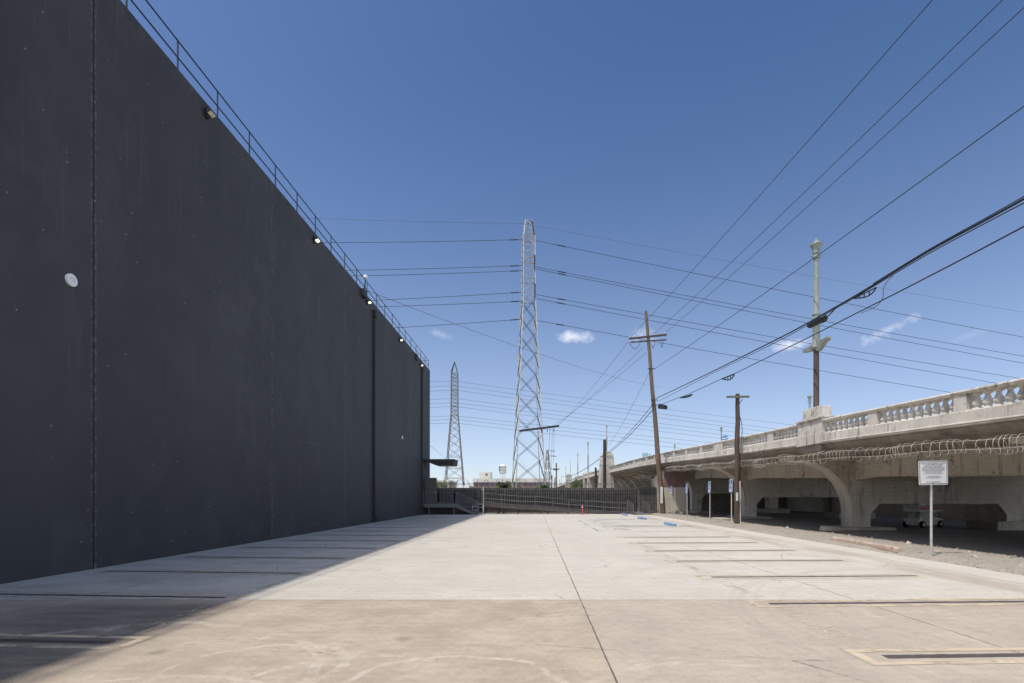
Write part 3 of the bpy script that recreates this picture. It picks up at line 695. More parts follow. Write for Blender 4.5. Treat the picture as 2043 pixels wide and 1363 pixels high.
# ================================================================ PICKET FENCE
def fence(name, label, p, q, zt=2.30, arms=True, sp=.165):
    p = Vector(p); q = Vector(q); L = (q-p).length; d = (q-p)/L; nrm = Vector((d.y, -d.x, 0))
    f = thing(name, label, 'fence', (p+q)/2)
    rnd = random.Random(5); bays = max(1, int(round(L/2.6))); back = MB(); rail = MB()
    back.bar(p-nrm*.16+Vector((0, 0, 1.2)), q-nrm*.16+Vector((0, 0, 1.2)), .02, 2.3)
    back.build('backing_sheet', 'mesh', f)
    for z in (.22, 1.15, zt-.22): rail.bar(p+Vector((0, 0, z)), q+Vector((0, 0, z)), .045, .05)
    rail.build('rail', 'picket', f)
    tp = MB(); tp.bar(p-nrm*.08+Vector((0, 0, zt+.10)), q-nrm*.08+Vector((0, 0, zt+.10)), .03, .24); tp.build('top_band', 'picket', f)
    for b in range(bays):
        a0 = L*b/bays; a1 = L*(b+1)/bays; m = MB(); n = int((a1-a0)/sp)
        for i in range(1, n+1):
            t = a0+(a1-a0)*i/(n+.0)-.02; c = p+d*t; j = rnd.uniform(-.012, .012); k = rnd.uniform(-.02, .02)
            m.bar(c+nrm*.035+Vector((0, 0, .06+rnd.uniform(0, .03))), c+nrm*.035+d*(j+k*.3)+Vector((0, 0, zt+rnd.uniform(-.04, .05))), .075, .02, up=nrm)
        m.build('picket_panel', 'picket', f)
    for b in range(bays+1):
        c = p+d*(L*b/bays); MB().bar(c-nrm*.05, c-nrm*.05+Vector((0, 0, zt+.12)), .09).build('post', 'picket', f)
    if arms:
        m = MB(); n = int(L/.62)
        for i in range(n+1):
            c = p+d*(L*i/n)+Vector((0, 0, zt+.1)); lean = rnd.choice((-1, 1, 1))*rnd.uniform(.02, .16)
            m.bar(c, c+nrm*.06+d*lean*.4+Vector((0, 0, .55)), .045); m.bar(c+nrm*.06+d*lean*.4+Vector((0, 0, .55)), c+nrm*.10+d*lean*2.0+Vector((0, 0, .95)), .04)
        m.build('spike_arms', 'picket', f)
        m = MB()
        for z in (.52, .66): m.tube([p+Vector((0, 0, zt+z)), q+Vector((0, 0, zt+z))], .020, 4)
        m.build('barbed_strand', 'farwire', f)
    return f
fence('picket_fence', 'long black iron picket fence with spiked top across the back of the lot', (-10.9, 50.6, 0), (10.15, 50.6, 0))
sf = fence('picket_fence', 'short angled fence panel between the long picket fence and the abutment wall', (10.3, 50.5, 0), (11.5, 48.7, 0), 2.35, False)
# outward-curved guard arms with razor coil on the short return panel
m = MB(); g = MB(); base = Vector((10.3, 50.5, 0)); dv = Vector((1.2, -1.8, 0)); dn = Vector((-1.8, -1.2, 0)).normalized()
for i in range(9):
    c = base+dv*(i/8.0-.02); pts = [c+Vector((0, 0, 2.3))]+[c+dn*(.75*sin(t))+Vector((0, 0, 2.3+1.15*(1-cos(t))*1.1+.35)) for t in (.35, .7, 1.05, 1.4)]
    m.tube(pts, .04, 5)
for k in range(5):
    t = .35+.25*k; o = dn*(.75*sin(t))+Vector((0, 0, 2.65+1.265*(1-cos(t)))); g.tube([base+o, base+dv+o], .012, 4)
m.build('curved_arms', 'picket', sf); 
for i in range(26):
    c = base+dv*(i/25)+dn*.45+Vector((0, 0, 3.35)); r = .30
    ring = [c+dn*(r*cos(a))+Vector((0, 0, r*sin(a)))+dv.normalized()*(.10*a/6.28) for a in [k*2*pi/14 for k in range(15)]]
    g.tube(ring, .018, 4)
g.build('razor_coil', 'picket', sf)

# ================================================================ VIADUCT
XB = 12.2
CP = [(-40, 3.1), (0, 4.20), (12.76, 4.64), (21.85, 4.95), (35.3, 5.34), (45.6, 5.72), (58.5, 6.09), (84, 6.50), (110, 6.82), (141.5, 7.10), (200, 7.35), (320, 7.5)]
def zc(y):
    for i in range(len(CP)-1):
        (a, za), (b, zb) = CP[i], CP[i+1]
        if y <= b or i == len(CP)-2:
            t = (y-a)/(b-a)
            s0 = (zb-CP[i-1][1])/(b-CP[i-1][0]) if i > 0 else (zb-za)/(b-a)
            s1 = (CP[i+2][1]-za)/(CP[i+2][0]-a) if i < len(CP)-2 else (zb-za)/(b-a)
            h = b-a; t2 = t*t; t3 = t2*t
            return za*(2*t3-3*t2+1)+h*s0*(t3-2*t2+t)+zb*(-2*t3+3*t2)+h*s1*(t3-t2)
    return CP[-1][1]
via = thing('viaduct', 'pale concrete viaduct with balustrade and arched brackets rising along the right side', 'bridge', (XB, 26, 0))
ysw = frange(-25, 150, 1.25)+frange(155, 300, 5)
# deck edge: base course, drip moulding, cove, slab
MB().sweepY([(XB-.03, -.60), (XB-.03, -.90), (XB-.08, -.92), (XB-.08, -.95), (XB+.05, -.955), (XB+.40, -.955), (XB+.40, -.575), (XB+.0, -.575)], ysw, zc).build('parapet_base', 'parapet', via)
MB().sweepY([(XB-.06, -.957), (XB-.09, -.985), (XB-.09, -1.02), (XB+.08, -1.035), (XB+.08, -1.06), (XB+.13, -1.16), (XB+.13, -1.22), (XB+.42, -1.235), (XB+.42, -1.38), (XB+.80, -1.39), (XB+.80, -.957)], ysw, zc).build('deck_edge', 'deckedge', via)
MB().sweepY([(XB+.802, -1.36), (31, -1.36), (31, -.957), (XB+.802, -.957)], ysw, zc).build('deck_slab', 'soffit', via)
MB().sweepY([(XB-.05, -.075), (XB-.07, -.04), (XB-.05, 0), (XB+.0, .02), (XB+.34, .02), (XB+.40, 0), (XB+.38, -.045), (XB+.32, -.10), (XB-.01, -.10)], ysw, zc).build('coping', 'parapet', via)
MB().sweepY([(30.4, -.956), (30.4, .0), (30.9, .0), (30.9, -.956)], ysw, zc).build('far_parapet', 'parapet', via)
# parapet posts and pylons (y0, y1); the near run was read off, then it repeats
posts = [(14.48, 14.92), (18.29, 18.76), (26.28, 26.85), (30.0, 30.5), (33.3, 34.8), (37.4, 37.86), (41.0, 41.45), (44.5, 45.3), (10.7, 11.15), (7.0, 7.45), (3.3, 3.75), (-.4, .05)]
y = 48.6
while y < 140:
    if not 81.5 < y < 86.5: posts.append((y, y+(.9 if int(y*10) % 3 == 0 else .42)))
    y += 3.45 if y < 95 else 6.9
for a, b in posts:
    wide = b-a > .8; m = MB(); e = .05 if wide else .035
    zz = zc((a+b)/2); m.box((XB-e+.02, a, zz-.60), (XB+.34, b, zz-.085)); m.build('parapet_post', 'parapet', via, bevel=.012)
    if wide: MB().box((XB-.055, a-.02, zc((a+b)/2)-.93), (XB+.2, b+.02, zc((a+b)/2)-.62)).build('post_plinth', 'parapet', via, bevel=.01)
# balusters
bprof = [(0, .125), (.05, .125), (.055, .085), (.075, .072), (.115, .112), (.155, .130), (.20, .122), (.26, .098), (.31, .074), (.36, .062), (.395, .066), (.41, .08), (.415, .115), (.47, .115), (.485, .115)]
pb = MB(); pb.lathe((0, 0, 0), bprof, 14); bal0 = pb.build('baluster', 'baluster', via); bal0.location = (0, 0, 0)
spans = []; ed = sorted(posts+[(21.6, 23.75), (82.6, 85.4)])
for (a0, a1), (b0, b1) in zip(ed[:-1], ed[1:]):
    if b0-a1 > .25: spans.append((a1, b0))
bys = []
for a, b in spans:
    n = max(1, int(round((b-a)/.335)))
    bys += [a+(b-a)*(i+.5)/n for i in range(n)]
near = sorted([y for y in bys if 10.5 < y], key=lambda y: y)[:100]
rest = [y for y in bys if y not in set(near)]
for i, y in enumerate(near):
    o = bal0 if i == 0 else bal0.copy()
    if i: COL.objects.link(o); o.parent = via
    o.location = Vector((XB+.175, y, zc(y)-.575))
mm = MB()
lowp = [(0, .125), (.06, .08), (.165, .138), (.27, .105), (.385, .07), (.485, .115)]
for y in rest: mm.lathe((XB+.175, y, zc(y)-.575), lowp, 6)
o = mm.build('baluster_row', 'baluster', via); o['kind'] = 'stuff'
# lamp pylon on the near parapet
pz = zc(22.6)
m = MB(); m.box((XB-.10, 21.62, pz-1.02), (XB+.62, 23.72, pz-.55)); m.build('pylon_base', 'parapet', via, bevel=.015)
m = MB(); m.box((XB-.05, 21.72, pz-.55), (XB+.56, 23.62, pz+.05)); m.build('pylon_shaft', 'parapet', via, bevel=.012)
m = MB(); m.box((XB-.14, 21.60, pz+.05), (XB+.66, 23.74, pz+.14)); m.build('pylon_cap', 'parapet', via, bevel=.02)
m = MB(); m.box((XB+.0, 22.0, pz+.14), (XB+.56, 23.35, pz+.62)); m.build('pylon_plinth', 'parapet', via, bevel=.03)
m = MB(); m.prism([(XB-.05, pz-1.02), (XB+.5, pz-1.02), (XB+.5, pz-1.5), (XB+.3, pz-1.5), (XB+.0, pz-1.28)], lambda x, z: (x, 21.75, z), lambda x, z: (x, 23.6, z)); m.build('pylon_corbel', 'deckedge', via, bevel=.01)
# bents
def bent(yf, t=1.02):
    d = zc(yf)-5.08; zt = zc(yf)-1.362; zb = 1.30+max(0, d)*.75 if yf < 60 else 1.9+d; xc = 16.3
    pts = [(13.0, zt), (13.0, zt-.14)]
    r0 = (13.35, zt-.17); cx, cz0 = 13.45, max(.9, .9+d)
    for k in range(11):
        a = pi/2*(1-k/10); pts.append((cx+(xc-cx)*cos(a), cz0+(zt-.18-cz0)*sin(a)))
    pts += [(xc, -.1), (xc+.92, -.1), (xc+.92, zb-.55), (xc+1.38, zb), (23.75, zb), (24.2, zb-.55), (24.2, -.1), (25.1, -.1), (25.1, zb-.55), (25.55, zb), (29.3, zb), (29.75, zb-.55), (29.75, -.1), (30.5, -.1), (30.5, zt)]
    m = MB(); m.prism(pts, lambda x, z: (x, yf, z), lambda x, z: (x, yf+t, z)); b = m.build('bent', 'concrete', via, bevel=.02)
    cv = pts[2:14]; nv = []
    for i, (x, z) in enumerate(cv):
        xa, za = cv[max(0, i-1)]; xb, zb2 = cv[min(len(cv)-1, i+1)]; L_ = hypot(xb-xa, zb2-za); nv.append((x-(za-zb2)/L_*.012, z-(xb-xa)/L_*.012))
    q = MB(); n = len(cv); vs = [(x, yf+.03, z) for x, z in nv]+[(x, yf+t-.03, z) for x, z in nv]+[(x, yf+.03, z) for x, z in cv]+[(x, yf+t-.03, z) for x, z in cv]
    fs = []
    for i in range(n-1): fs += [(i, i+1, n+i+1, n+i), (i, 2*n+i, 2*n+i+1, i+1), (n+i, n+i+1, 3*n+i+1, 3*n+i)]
    q.add(vs, fs, True); q.build('lit_bracket_skin', 'bracketface', b)  # added thin skin, paler than the bent to carry its bounce light
    for x, w in ((16.75, 1.0), (24.65, 1.0)):
        f = MB(); f.box((x-w-.35, yf-.45, -.05), (x+w+.5, yf+t+.45, .12 if x < 20 else .42)); f.build('footing', 'kerb', b, bevel=.06)
for yf in (-13.6, -.3, 13.0, 26.25, 39.7, 52.8): bent(yf)
for yf in frange(62.5, 140, 6.5): bent(yf, .8)
# girders under the deck
def girder(x, wd, drop, name='girder'):
    ys = frange(-25, 150, 2.6); vs = []
    def zf(y):
        return zc(y)
    bents_y = (-13.6, -.3, 13.0, 26.25, 39.7, 52.8)
    ys = sorted(set(ys+[b-.0 for b in bents_y]+[b-1.8 for b in bents_y]+[b+2.8 for b in bents_y]))
    m = MB(); n = 4; 
    for y in ys:
        hb = drop
        if any(b-.9 <= y <= b+1.9 for b in bents_y): hb = drop+.16
        z1 = zc(y)-1.364; z0 = zc(y)-hb
        vs += [(x, y, z0), (x+wd, y, z0), (x+wd, y, z1), (x, y, z1)]
    fs = []
    for i in range(len(ys)-1):
        for k in range(4): k2 = (k+1) % 4; fs.append((i*4+k, i*4+k2, i*4+4+k2, i*4+4+k))
    m.add(vs, fs); m.build(name, 'concrete', via)
girder(16.46, .5, 2.40); girder(19.3, .5, 2.42)
m = MB()
for y0 in (-13.6, -.3, 13.0, 26.25, 39.7):
    for k in (1, 2, 3):
        y = y0+.5+k*13.3/4; m.box((16.97, y-.15, zc(y)-1.85), (30.0, y+.15, zc(y)-1.365))
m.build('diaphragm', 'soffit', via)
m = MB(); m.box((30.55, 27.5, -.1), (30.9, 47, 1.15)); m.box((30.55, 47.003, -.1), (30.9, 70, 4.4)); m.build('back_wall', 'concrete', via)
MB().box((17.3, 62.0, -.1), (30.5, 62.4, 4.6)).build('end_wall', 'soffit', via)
# big stepped pylons that rise from the ground beside the deck
def pylon(yc, w, zt):
    m = MB(); x0 = XB-1.30; 
    m.prism([(x0-.75, -.1), (x0-.12, zt-2.0), (x0-.12, zt-1.2), (x0+.12, zt-.55), (x0+.30, zt), (x0+1.55, zt), (x0+1.75, zt-.55), (x0+1.95, zt-1.2), (x0+1.95, -.1)], lambda x, z: (x, yc-w/2, z), lambda x, z: (x, yc+w/2, z))
    a = m.build('tall_pylon', 'abutment', via, bevel=.05)
    MB().box((x0-.2, yc-w/2-.06, zt-2.1), (x0+2.02, yc+w/2+.06, zt-1.95)).build('string_course', 'abutment', a)
    MB().box((x0-.02, yc-w/2-.12, zt-.62), (x0+1.82, yc+w/2+.12, zt-.5)).build('cap', 'abutment', a)
pylon(84.0, 2.4, 8.85); pylon(178.0, 2.6, 9.4)
for y in (116, 126.5, 146): m = MB(); m.box((XB-.25, y-.8, -.1), (XB+.9, y+.8, zc(y)+.35)); m.build('pilaster', 'abutment', via, bevel=.04)
# razor wire along the deck edge
rz_ = thing('razor_wire', 'long coil of silver razor wire strung under the viaduct balustrade', 'razor wire', (XB-.02, 26, 3))
m = MB(); rr = random.Random(11); y = 5.0; pts = []; ang = 0
def rc(y): return zc(y)-1.60+.03*sin(y*1.3)
segs = [(5.0, 14.3), (14.55, 16.2), (16.2, 21.2), (21.5, 33.6), (33.9, 47.5)]
for a, b in segs:
    y = a; pitch = rr.uniform(.34, .40) if b < 17 else .36
    pts = []; t = rr.uniform(0, 6.28)
    while y < b:
        rad = .225+.025*sin(y*2.1)+.015*sin(y*5.3+1)+rr.uniform(-.012, .012)
        sq = pitch*(1+.5*sin(y*1.9+a)+.15*sin(y*4.7))
        for k in range(16):
            t += 2*pi/16; y += sq/16
            pts.append((XB-.04+rad*.95*cos(t), y+.11*sin(t+.8+.35*sin(y*1.1)), rc(y)+rad*sin(t)+.02*sin(y*3.1)))
    m.tube(pts, (.0066 if a < 20 else .0082), 4)
m.build('coil', 'razor', rz_)
m = MB(); yy_ = frange(5, 47.5, 1.0)
m.tube([(XB-.06, y, rc(y)+.16) for y in yy_], .008, 4); m.tube([(XB-.06, y, rc(y)-.09) for y in yy_], .008, 4); m.build('support_strand', 'razor', rz_)
# abutment / wing wall, oblique, sunlit
aw = thing('abutment_wall', 'sunlit concrete wing wall closing the viaduct behind the leaning pole', 'wall', (13.5, 52, 0))
A0 = Vector((11.5, 50.5, 0)); A1 = Vector((14.40, 48.7, 0)); ad = (A1-A0).normalized(); an = Vector((ad.y, -ad.x, 0)); La = (A1-A0).length
def awp(s, z, off): return A0+ad*s-an*off*-1+Vector((0, 0, z)) if False else A0+ad*s+an*off+Vector((0, 0, z))
m = MB(); m.prism([(0, -.1), (La, -.1), (La, 4.45), (1.4, 4.35), (.45, 3.7), (0, 3.3)], lambda s, z: awp(s, z, 0), lambda s, z: awp(s, z, -.5)); m.build('wall_body', 'abutment', aw, bevel=.015)
m = MB(); m.prism([(1.15, 2.55), (La-.05, 2.55), (La-.05, 4.42), (1.35, 4.3)], lambda s, z: awp(s, z, .002), lambda s, z: awp(s, z, .006)); m.build('overpainted_patch', 'redpatch', aw)
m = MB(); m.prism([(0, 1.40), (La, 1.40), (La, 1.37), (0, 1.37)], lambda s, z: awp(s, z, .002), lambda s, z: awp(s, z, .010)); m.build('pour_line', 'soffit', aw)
# leaning spikes on top of the wall that throw the comb of shadows
m = MB()
for i in range(11):
    s = .05+i*.13; c = awp(s, 3.45+min(1.0, s*.5), -.1); m.tube([c, c+Vector((-.25, -.15, .35)), c+Vector((-.75, -.4, .55))], .035, 5)
m.build('spike_arms', 'picket', aw)
# rubble at its foot
rb = random.Random(9)
m = MB()
for k in range(34):
    s = rb.uniform(1.2, 3.4); c = awp(s, .05, rb.uniform(.25, .9)); sz = rb.uniform(.06, .22)
    Mx = Matrix.Translation(c+Vector((0, 0, sz*.4))) @ Matrix.Rotation(rb.uniform(0, 3), 4, Vector((rb.random(), rb.random(), rb.random())).normalized())
    m.box((-sz, -sz*.7, -sz*.35), (sz, sz*.7, sz*.35), Mx)
m.bar(awp(1.6, .10, .9), awp(3.3, .42, .5), .14, .07)
tag(m.build('concrete_rubble', 'kerb'), 'heap of broken concrete at the foot of the wing wall', 'rubble', kind='stuff')

# ================================================================ LAMP STANDARDS
lampgrp = 'viaduct lamp standards'
def lamp_post(x, y, z0, h, label, detail=True, name='lamp_standard'):
    L = thing(name, label, 'lamp post', (x, y, z0), lampgrp); n = 14 if detail else 8; k = h/8.0
    hs = h*.345
    MB().lathe((x, y, z0), [(0, .18*k), (.04, .155*k), (hs, .145*k)], n).build('lower_shaft', 'oxide', L)
    m = MB(); m.lathe((x, y, z0+hs), [(0, .20*k), (.06, .30*k), (.12, .30*k), (.16, .22*k), (.5*k, .19*k), (1.35*k, .18*k), (1.40*k, .22*k), (1.46*k, .235*k), (1.52*k, .18*k), (1.58*k, .17*k), (1.64*k, .225*k), (1.70*k, .2*k), (1.78*k, .14*k), (4.30*k, .115*k)], n); sh = m.build('upper_shaft', 'sage', L)
    top = z0+hs+4.30*k
    m = MB(); m.lathe((x, y, top), [(0, .19*k), (.06*k, .20*k), (.10*k, .15*k), (.2*k, .155*k), (.24*k, .20*k), (.28*k, .17*k), (.52*k, .235*k), (.62*k, .33*k), (.66*k, .33*k), (.68*k, .26*k), (.80*k, .10*k), (.84*k, .06*k), (.90*k, .075*k), (.96*k, .02*k)], n); m.tube([(x-.36*k, y, top+.12*k), (x+.30*k, y, top+.12*k)], .035*k, 6)
    m.build('lantern', 'sage' if detail else 'sagedark', L)
    for q in L.children: q.scale = (.84, .84, 1)
    if detail:   # trolley-wire arm stub with console
        m = MB(); Md = Matrix.Translation((x, y, z0+hs)) @ Matrix.Rotation(R(-90), 4, 'Z')
        m.prism([(-1.0, .12), (-1.0, .24), (.95, .27), (1.0, .24), (1.0, .15), (.72, .10), (.42, -.06), (.25, -.12), (-.2, .0)], lambda a, b: Md @ Vector((a, -.09, b*1.1)), lambda a, b: Md @ Vector((a, .09, b*1.1)))
        m.build('bracket_arm', 'sage', L, bevel=.012)
    return L
lamp_post(XB+.28, 22.7, pz+.62, 13.13-pz-.62, 'tall sage green lamp post with red oxide base on the near bridge pylon')
for (y, lab) in ((57, 'lamp post on the far parapet showing beside the near lamp shaft'), (84, 'small lamp post on the far parapet behind the blue sign'), (112, 'lamp post on the far parapet left of the blue sign, just above the coping')):
    lamp_post(30.6, y, zc(y)-.9, 13.1-zc(y)+.9+ (0 if y < 60 else .1), lab, False)
for (px, py, lab) in ((1210.5, 847, 'lamp post crowning the big stepped pylon'), (1173.2, 881, 'tallest of the dark lamp posts standing left of the big stepped pylon'), (1152.8, 904, 'lamp post second left of the big stepped pylon'), (1138, 920, 'lamp post on the farthest pale pylon'),
                      (1128.8, 931, 'lamp post just left of the farthest pale pylon'), (1120.3, 946, 'lowest and farthest lamp post at the vanishing end of the viaduct')):
    xx = XB-.4 if py in (847, 920) else XB+.25; yv = 84.0 if py == 847 else xx*F/(px-VX); zt = CZ+(HY-py)*yv/F
    z0 = 8.85 if py == 847 else (9.4 if py == 920 else zc(yv)+.3); 
    lamp_post(xx, yv, z0, max(3.0, zt-z0), lab, False)

# ================================================================ POLES & SIGNS
def tilt_pole(mb, a, b, r0, r1, n=12):
    a = Vector(a); b = Vector(b); pts = [a.lerp(b, i/10)+Vector((.02*sin(i*1.7), .02*cos(i*2.1), 0))*(0 if i in (0, 10) else 1) for i in range(11)]
    mb.tube(pts, [r0+(r1-r0)*i/10 for i in range(11)], n)
LY = 46.9
LB = P(1323, 1030, LY); LB.z = -.1; LT = P(1288.5, 621, LY)
lp = thing('utility_pole', 'tall leaning wooden utility pole with double crossarm in front of the wing wall', 'utility pole', LB)
m = MB(); tilt_pole(m, LB, LT, .27, .13); m.build('shaft', 'wood', lp)
def on_pole(py):
    t = (CZ+(HY-py)*LY/F-LB.z)/(LT.z-LB.z); return LB.lerp(LT, t)
def arm(py0, x0, py1, x1, yo): return P(x0, py0, LY+yo), P(x1, py1, LY+yo)
a0, a1 = arm(676, 1255, 668, 1330, -.22); m = MB(); m.bar(a0, a1, .10, .17); m.build('crossarm', 'crossarm', lp)
b0, b1 = arm(683, 1258, 678, 1330, .2); m = MB(); m.bar(b0, b1, .09, .10); m.build('crossarm', 'crossarm', lp)
ins = MB()
for t in (.02, .12, .34, .68, .96):
    c = a0.lerp(a1, t); ins.lathe(c+Vector((0, 0, .07)), [(0, .03), (.06, .05), (.09, .035), (.15, .05), (.19, .02)], 8); ins.lathe(c+Vector((0, .1, -.26)), [(0, .04), (.08, .05), (.15, .03)], 8)
ins.build('insulator', 'steel', lp)
jl = MB()
for (xa, xb, dp) in ((1255, 1279, 15), (1299, 1307, 13), (1318, 1323, 12)):
    pa = P(xa, 683, LY); pb_ = P(xb, 680, LY); jl.tube([pa.lerp(pb_, k/10)-Vector((0, 0, dp*LY/F*sin(pi*k/10))) for k in range(11)], .022, 5)
jl.build('jumper_loop', 'cable', lp)
m = MB(); c = on_pole(988); m.bar(c+Vector((-.05, -.29, -.75)), c+Vector((-.05, -.285, .75)), .20, .02, up=(0, 1, 0)); m.build('white_plate', 'white', lp)
hw = MB()
for py in (737, 799, 809): 
    c = on_pole(py); hw.bar(c+Vector((-.30, -.2, 0)), c+Vector((.38, -.2, 0)), .07)
hw.build('wire_bracket', 'black', lp)

PB = P(1470.5, 1048.5, 29.9); PB.z = -.1; PT = P(1471.5, 786, 29.9)
p2 = thing('utility_pole', 'short reddish wooden pole with a single plain crossarm on the gravel verge', 'utility pole', PB)
m = MB(); tilt_pole(m, PB, PT, .19, .115); m.build('shaft', 'redwood', p2)
m = MB(); m.bar(P(1450, 792, 29.75), P(1495, 791.5, 29.75), .09, .11); m.build('crossarm', 'oldarm', p2)
m = MB(); m.bar(P(1482, 796, 29.72), P(1475, 806, 29.72), .03); m.build('brace', 'black', p2)
m = MB(); m.tube([P(x, y, 29.7) for x, y in ((1476, 832), (1479, 842), (1481, 858), (1480, 872), (1478, 884), (1477, 900))], .018, 5); m.build('hanging_cable', 'cable', p2)
m = MB(); c = P(1470.4, 991, 29.6); m.bar(c+Vector((0, -.0, -.24)), c+Vector((0, 0, .24)), .12, .02, up=(0, 1, 0)); m.build('white_plate', 'white', p2)
m = MB(); m.tube([P(1477, 1045, 29.75), P(1476.5, 960, 29.75)], .035, 6); m.build('conduit', 'offwhite', p2)
# broken-off / far poles beyond the fence
def plain_pole(px, pyt, Y, r, lab, mat='wood', arms=()):
    b = P(px, HY, Y); b.z = -.1; t = P(px, pyt, Y)
    o = thing('utility_pole', lab, 'utility pole', b); m = MB(); m.tube([b, t], [r, r*.8], 8); m.build('shaft', mat, o)
    if arms:
        for (py, hw_) in arms: MB().bar(P(px-hw_, py, Y-.2), P(px+hw_, py, Y-.2), .16, .16).build('crossarm', 'crossarm', o)
    return o
plain_pole(1206.3, 877, 58, .21, 'dark bare wooden pole in front of the big stepped pylon', 'darkwood')
plain_pole(1188.5, 933, 80, .20, 'dark pole stub between the picket fence and the viaduct arches', 'darkwood')
plain_pole(1110, 924, 140, .22, 'distant wooden pole with two short crossarms right of the lattice tower', 'wood', ((935.5, 6.5), (937.5, 6)))
plain_pole(1101, 948, 150, .22, 'far bare pole beside the foot of the lattice tower', 'crossarm')
plain_pole(1107, 953, 160, .2, 'far thin bare pole left of the crossarm pole', 'wood')

# towing notice sign
S = P(1858, 1114, 13.9); S.z = 0
sg = thing('notice_sign', 'white towing notice sign on a galvanised post at the gravel verge', 'sign', S)
m = MB(); m.tube([(S.x, S.y, -.05), (S.x, S.y, 2.62)], .031, 12); m.build('post', 'post', sg)
W2, H2 = .415, .325; sc = Vector((S.x+.01, S.y-.055, 2.33)); rotS = Matrix.Translation(sc) @ Matrix.Rotation(R(-1.2), 4, 'Y') @ Matrix.Rotation(R(4), 4, 'Z')
def rrect(mb, w_, h_, r_, y0, y1, Mx):
    poly = []
    for cx, cz, a0_ in ((w_-r_, h_-r_, 0), (-w_+r_, h_-r_, pi/2), (-w_+r_, -h_+r_, pi), (w_-r_, -h_+r_, 3*pi/2)):
        for k in range(5): a = a0_+k*pi/8; poly.append((cx+r_*cos(a), cz+r_*sin(a)))
    mb.prism(poly, lambda x, z: Mx @ Vector((x, y0, z)), lambda x, z: Mx @ Vector((x, y1, z))); return mb
pl = rrect(MB(), W2, H2, .04, -.004, .004, rotS).build('sign_plate', 'signwhite', sg)
rrect(MB(), W2-.018, H2-.018, .03, -.0055, -.0045, rotS).build('border', 'signblack', pl)
rrect(MB(), W2-.036, H2-.036, .02, -.0070, -.006, rotS).build('face', 'signwhite', pl)
lines = ['UNAUTHORIZED VEHICLES PARKED', 'IN DESIGNATED ACCESSIBLE', 'SPACES NOT DISPLAYING', 'DISTINGUISHING PLACARDS OR', 'SPECIAL LICENSE PLATES ISSUED', 'FOR PERSONS WITH DISABILITIES', 'WILL BE TOWED AWAY', "AT THE OWNER'S EXPENSE.", None, 'TOWED VEHICLES', 'MAY BE RECLAIMED AT', None, None, 'OR BY TELEPHONING']
for i, t in enumerate(lines):
    if t: text_obj('lettering', t, .044, 'signblack', rotS @ Matrix.Translation((0, -.0085, .255-i*.039)) @ Matrix.Rotation(pi/2, 4, 'X'), sg, ext=.0004)
m = MB()
for z in (.235, -.27): m.disc(rotS @ Vector((0, -.008, z)), (0, -1, 0), .011, .006, 8)
m.build('bolt', 'black', sg)

# accessible-parking signs seen almost edge-on
def ada(px, pyb, Y, ang, lab, plate=True, h=None, mat='blue'):
    b = P(px, pyb, Y); b.z = 0; o = thing('parking_sign' if plate else 'sign_post', lab, 'sign' if plate else 'post', b, 'accessible parking signs along the verge' if plate else None)
    hh = h or 2.62
    MB().tube([(b.x, b.y, -.05), (b.x, b.y, hh)], .030 if plate else .022, 8).build('post', 'post', o)
    if plate:
        Mx = Matrix.Translation((b.x-.05, b.y-.03, hh-.30)) @ Matrix.Rotation(ang, 4, 'Z')
        q = MB(); q.box((-.165, -.004, -.24), (.165, .004, .27), Mx); pp = q.build('sign_plate', 'white', o)
        MB().box((-.15, -.0065, -.22), (.15, -.005, .255), Mx).build('blue_face', mat, pp)
        s_ = MB(); s_.tube([Mx @ Vector((.09*cos(t)-.01, -.009, -.07+.09*sin(t))) for t in [k*2*pi/20+1.2 for k in range(15)]], .011, 5); s_.tube([Mx @ Vector(v) for v in ((-.02, -.009, .12), (-.02, -.009, -.01), (.07, -.009, -.01), (.11, -.009, -.13))], .013, 5); s_.disc(Mx @ Vector((-.02, -.006, .18)), Mx.to_3x3() @ Vector((0, -1, 0)), .03, .006, 10)
        s_.build('wheelchair_symbol', 'white', pp)
        q = MB(); q.box((-.165, -.004, -.41), (.165, .004, -.25), Mx); q2 = q.build('fine_plate', 'paleblue', o)
        for i, t in enumerate(('MINIMUM', 'FINE $250')): text_obj('lettering', t, .055, 'white', Mx @ Matrix.Translation((0, -.006, -.295-i*.065)) @ Matrix.Rotation(pi/2, 4, 'X'), o, ext=.0005)
    return o
ada(1459.5, 1054, 27.1, R(-80), 'nearest blue accessible parking sign, just left of the short reddish pole')
ada(1416.5, 1045.5, 31.4, R(-82), 'blue accessible parking sign second from the short reddish pole')
ada(1371, 1036.5, 37.4, R(-84), 'blue accessible parking sign in front of the farthest arched bracket', mat='blue')
ada(1340, 1027, 46.2, R(-80), 'farthest blue accessible parking sign, peeping out behind the leaning pole')
ada(1346.5, 1032, 41.5, 0, 'thin bare post without a sign on the verge right of the leaning pole', False, 2.35)

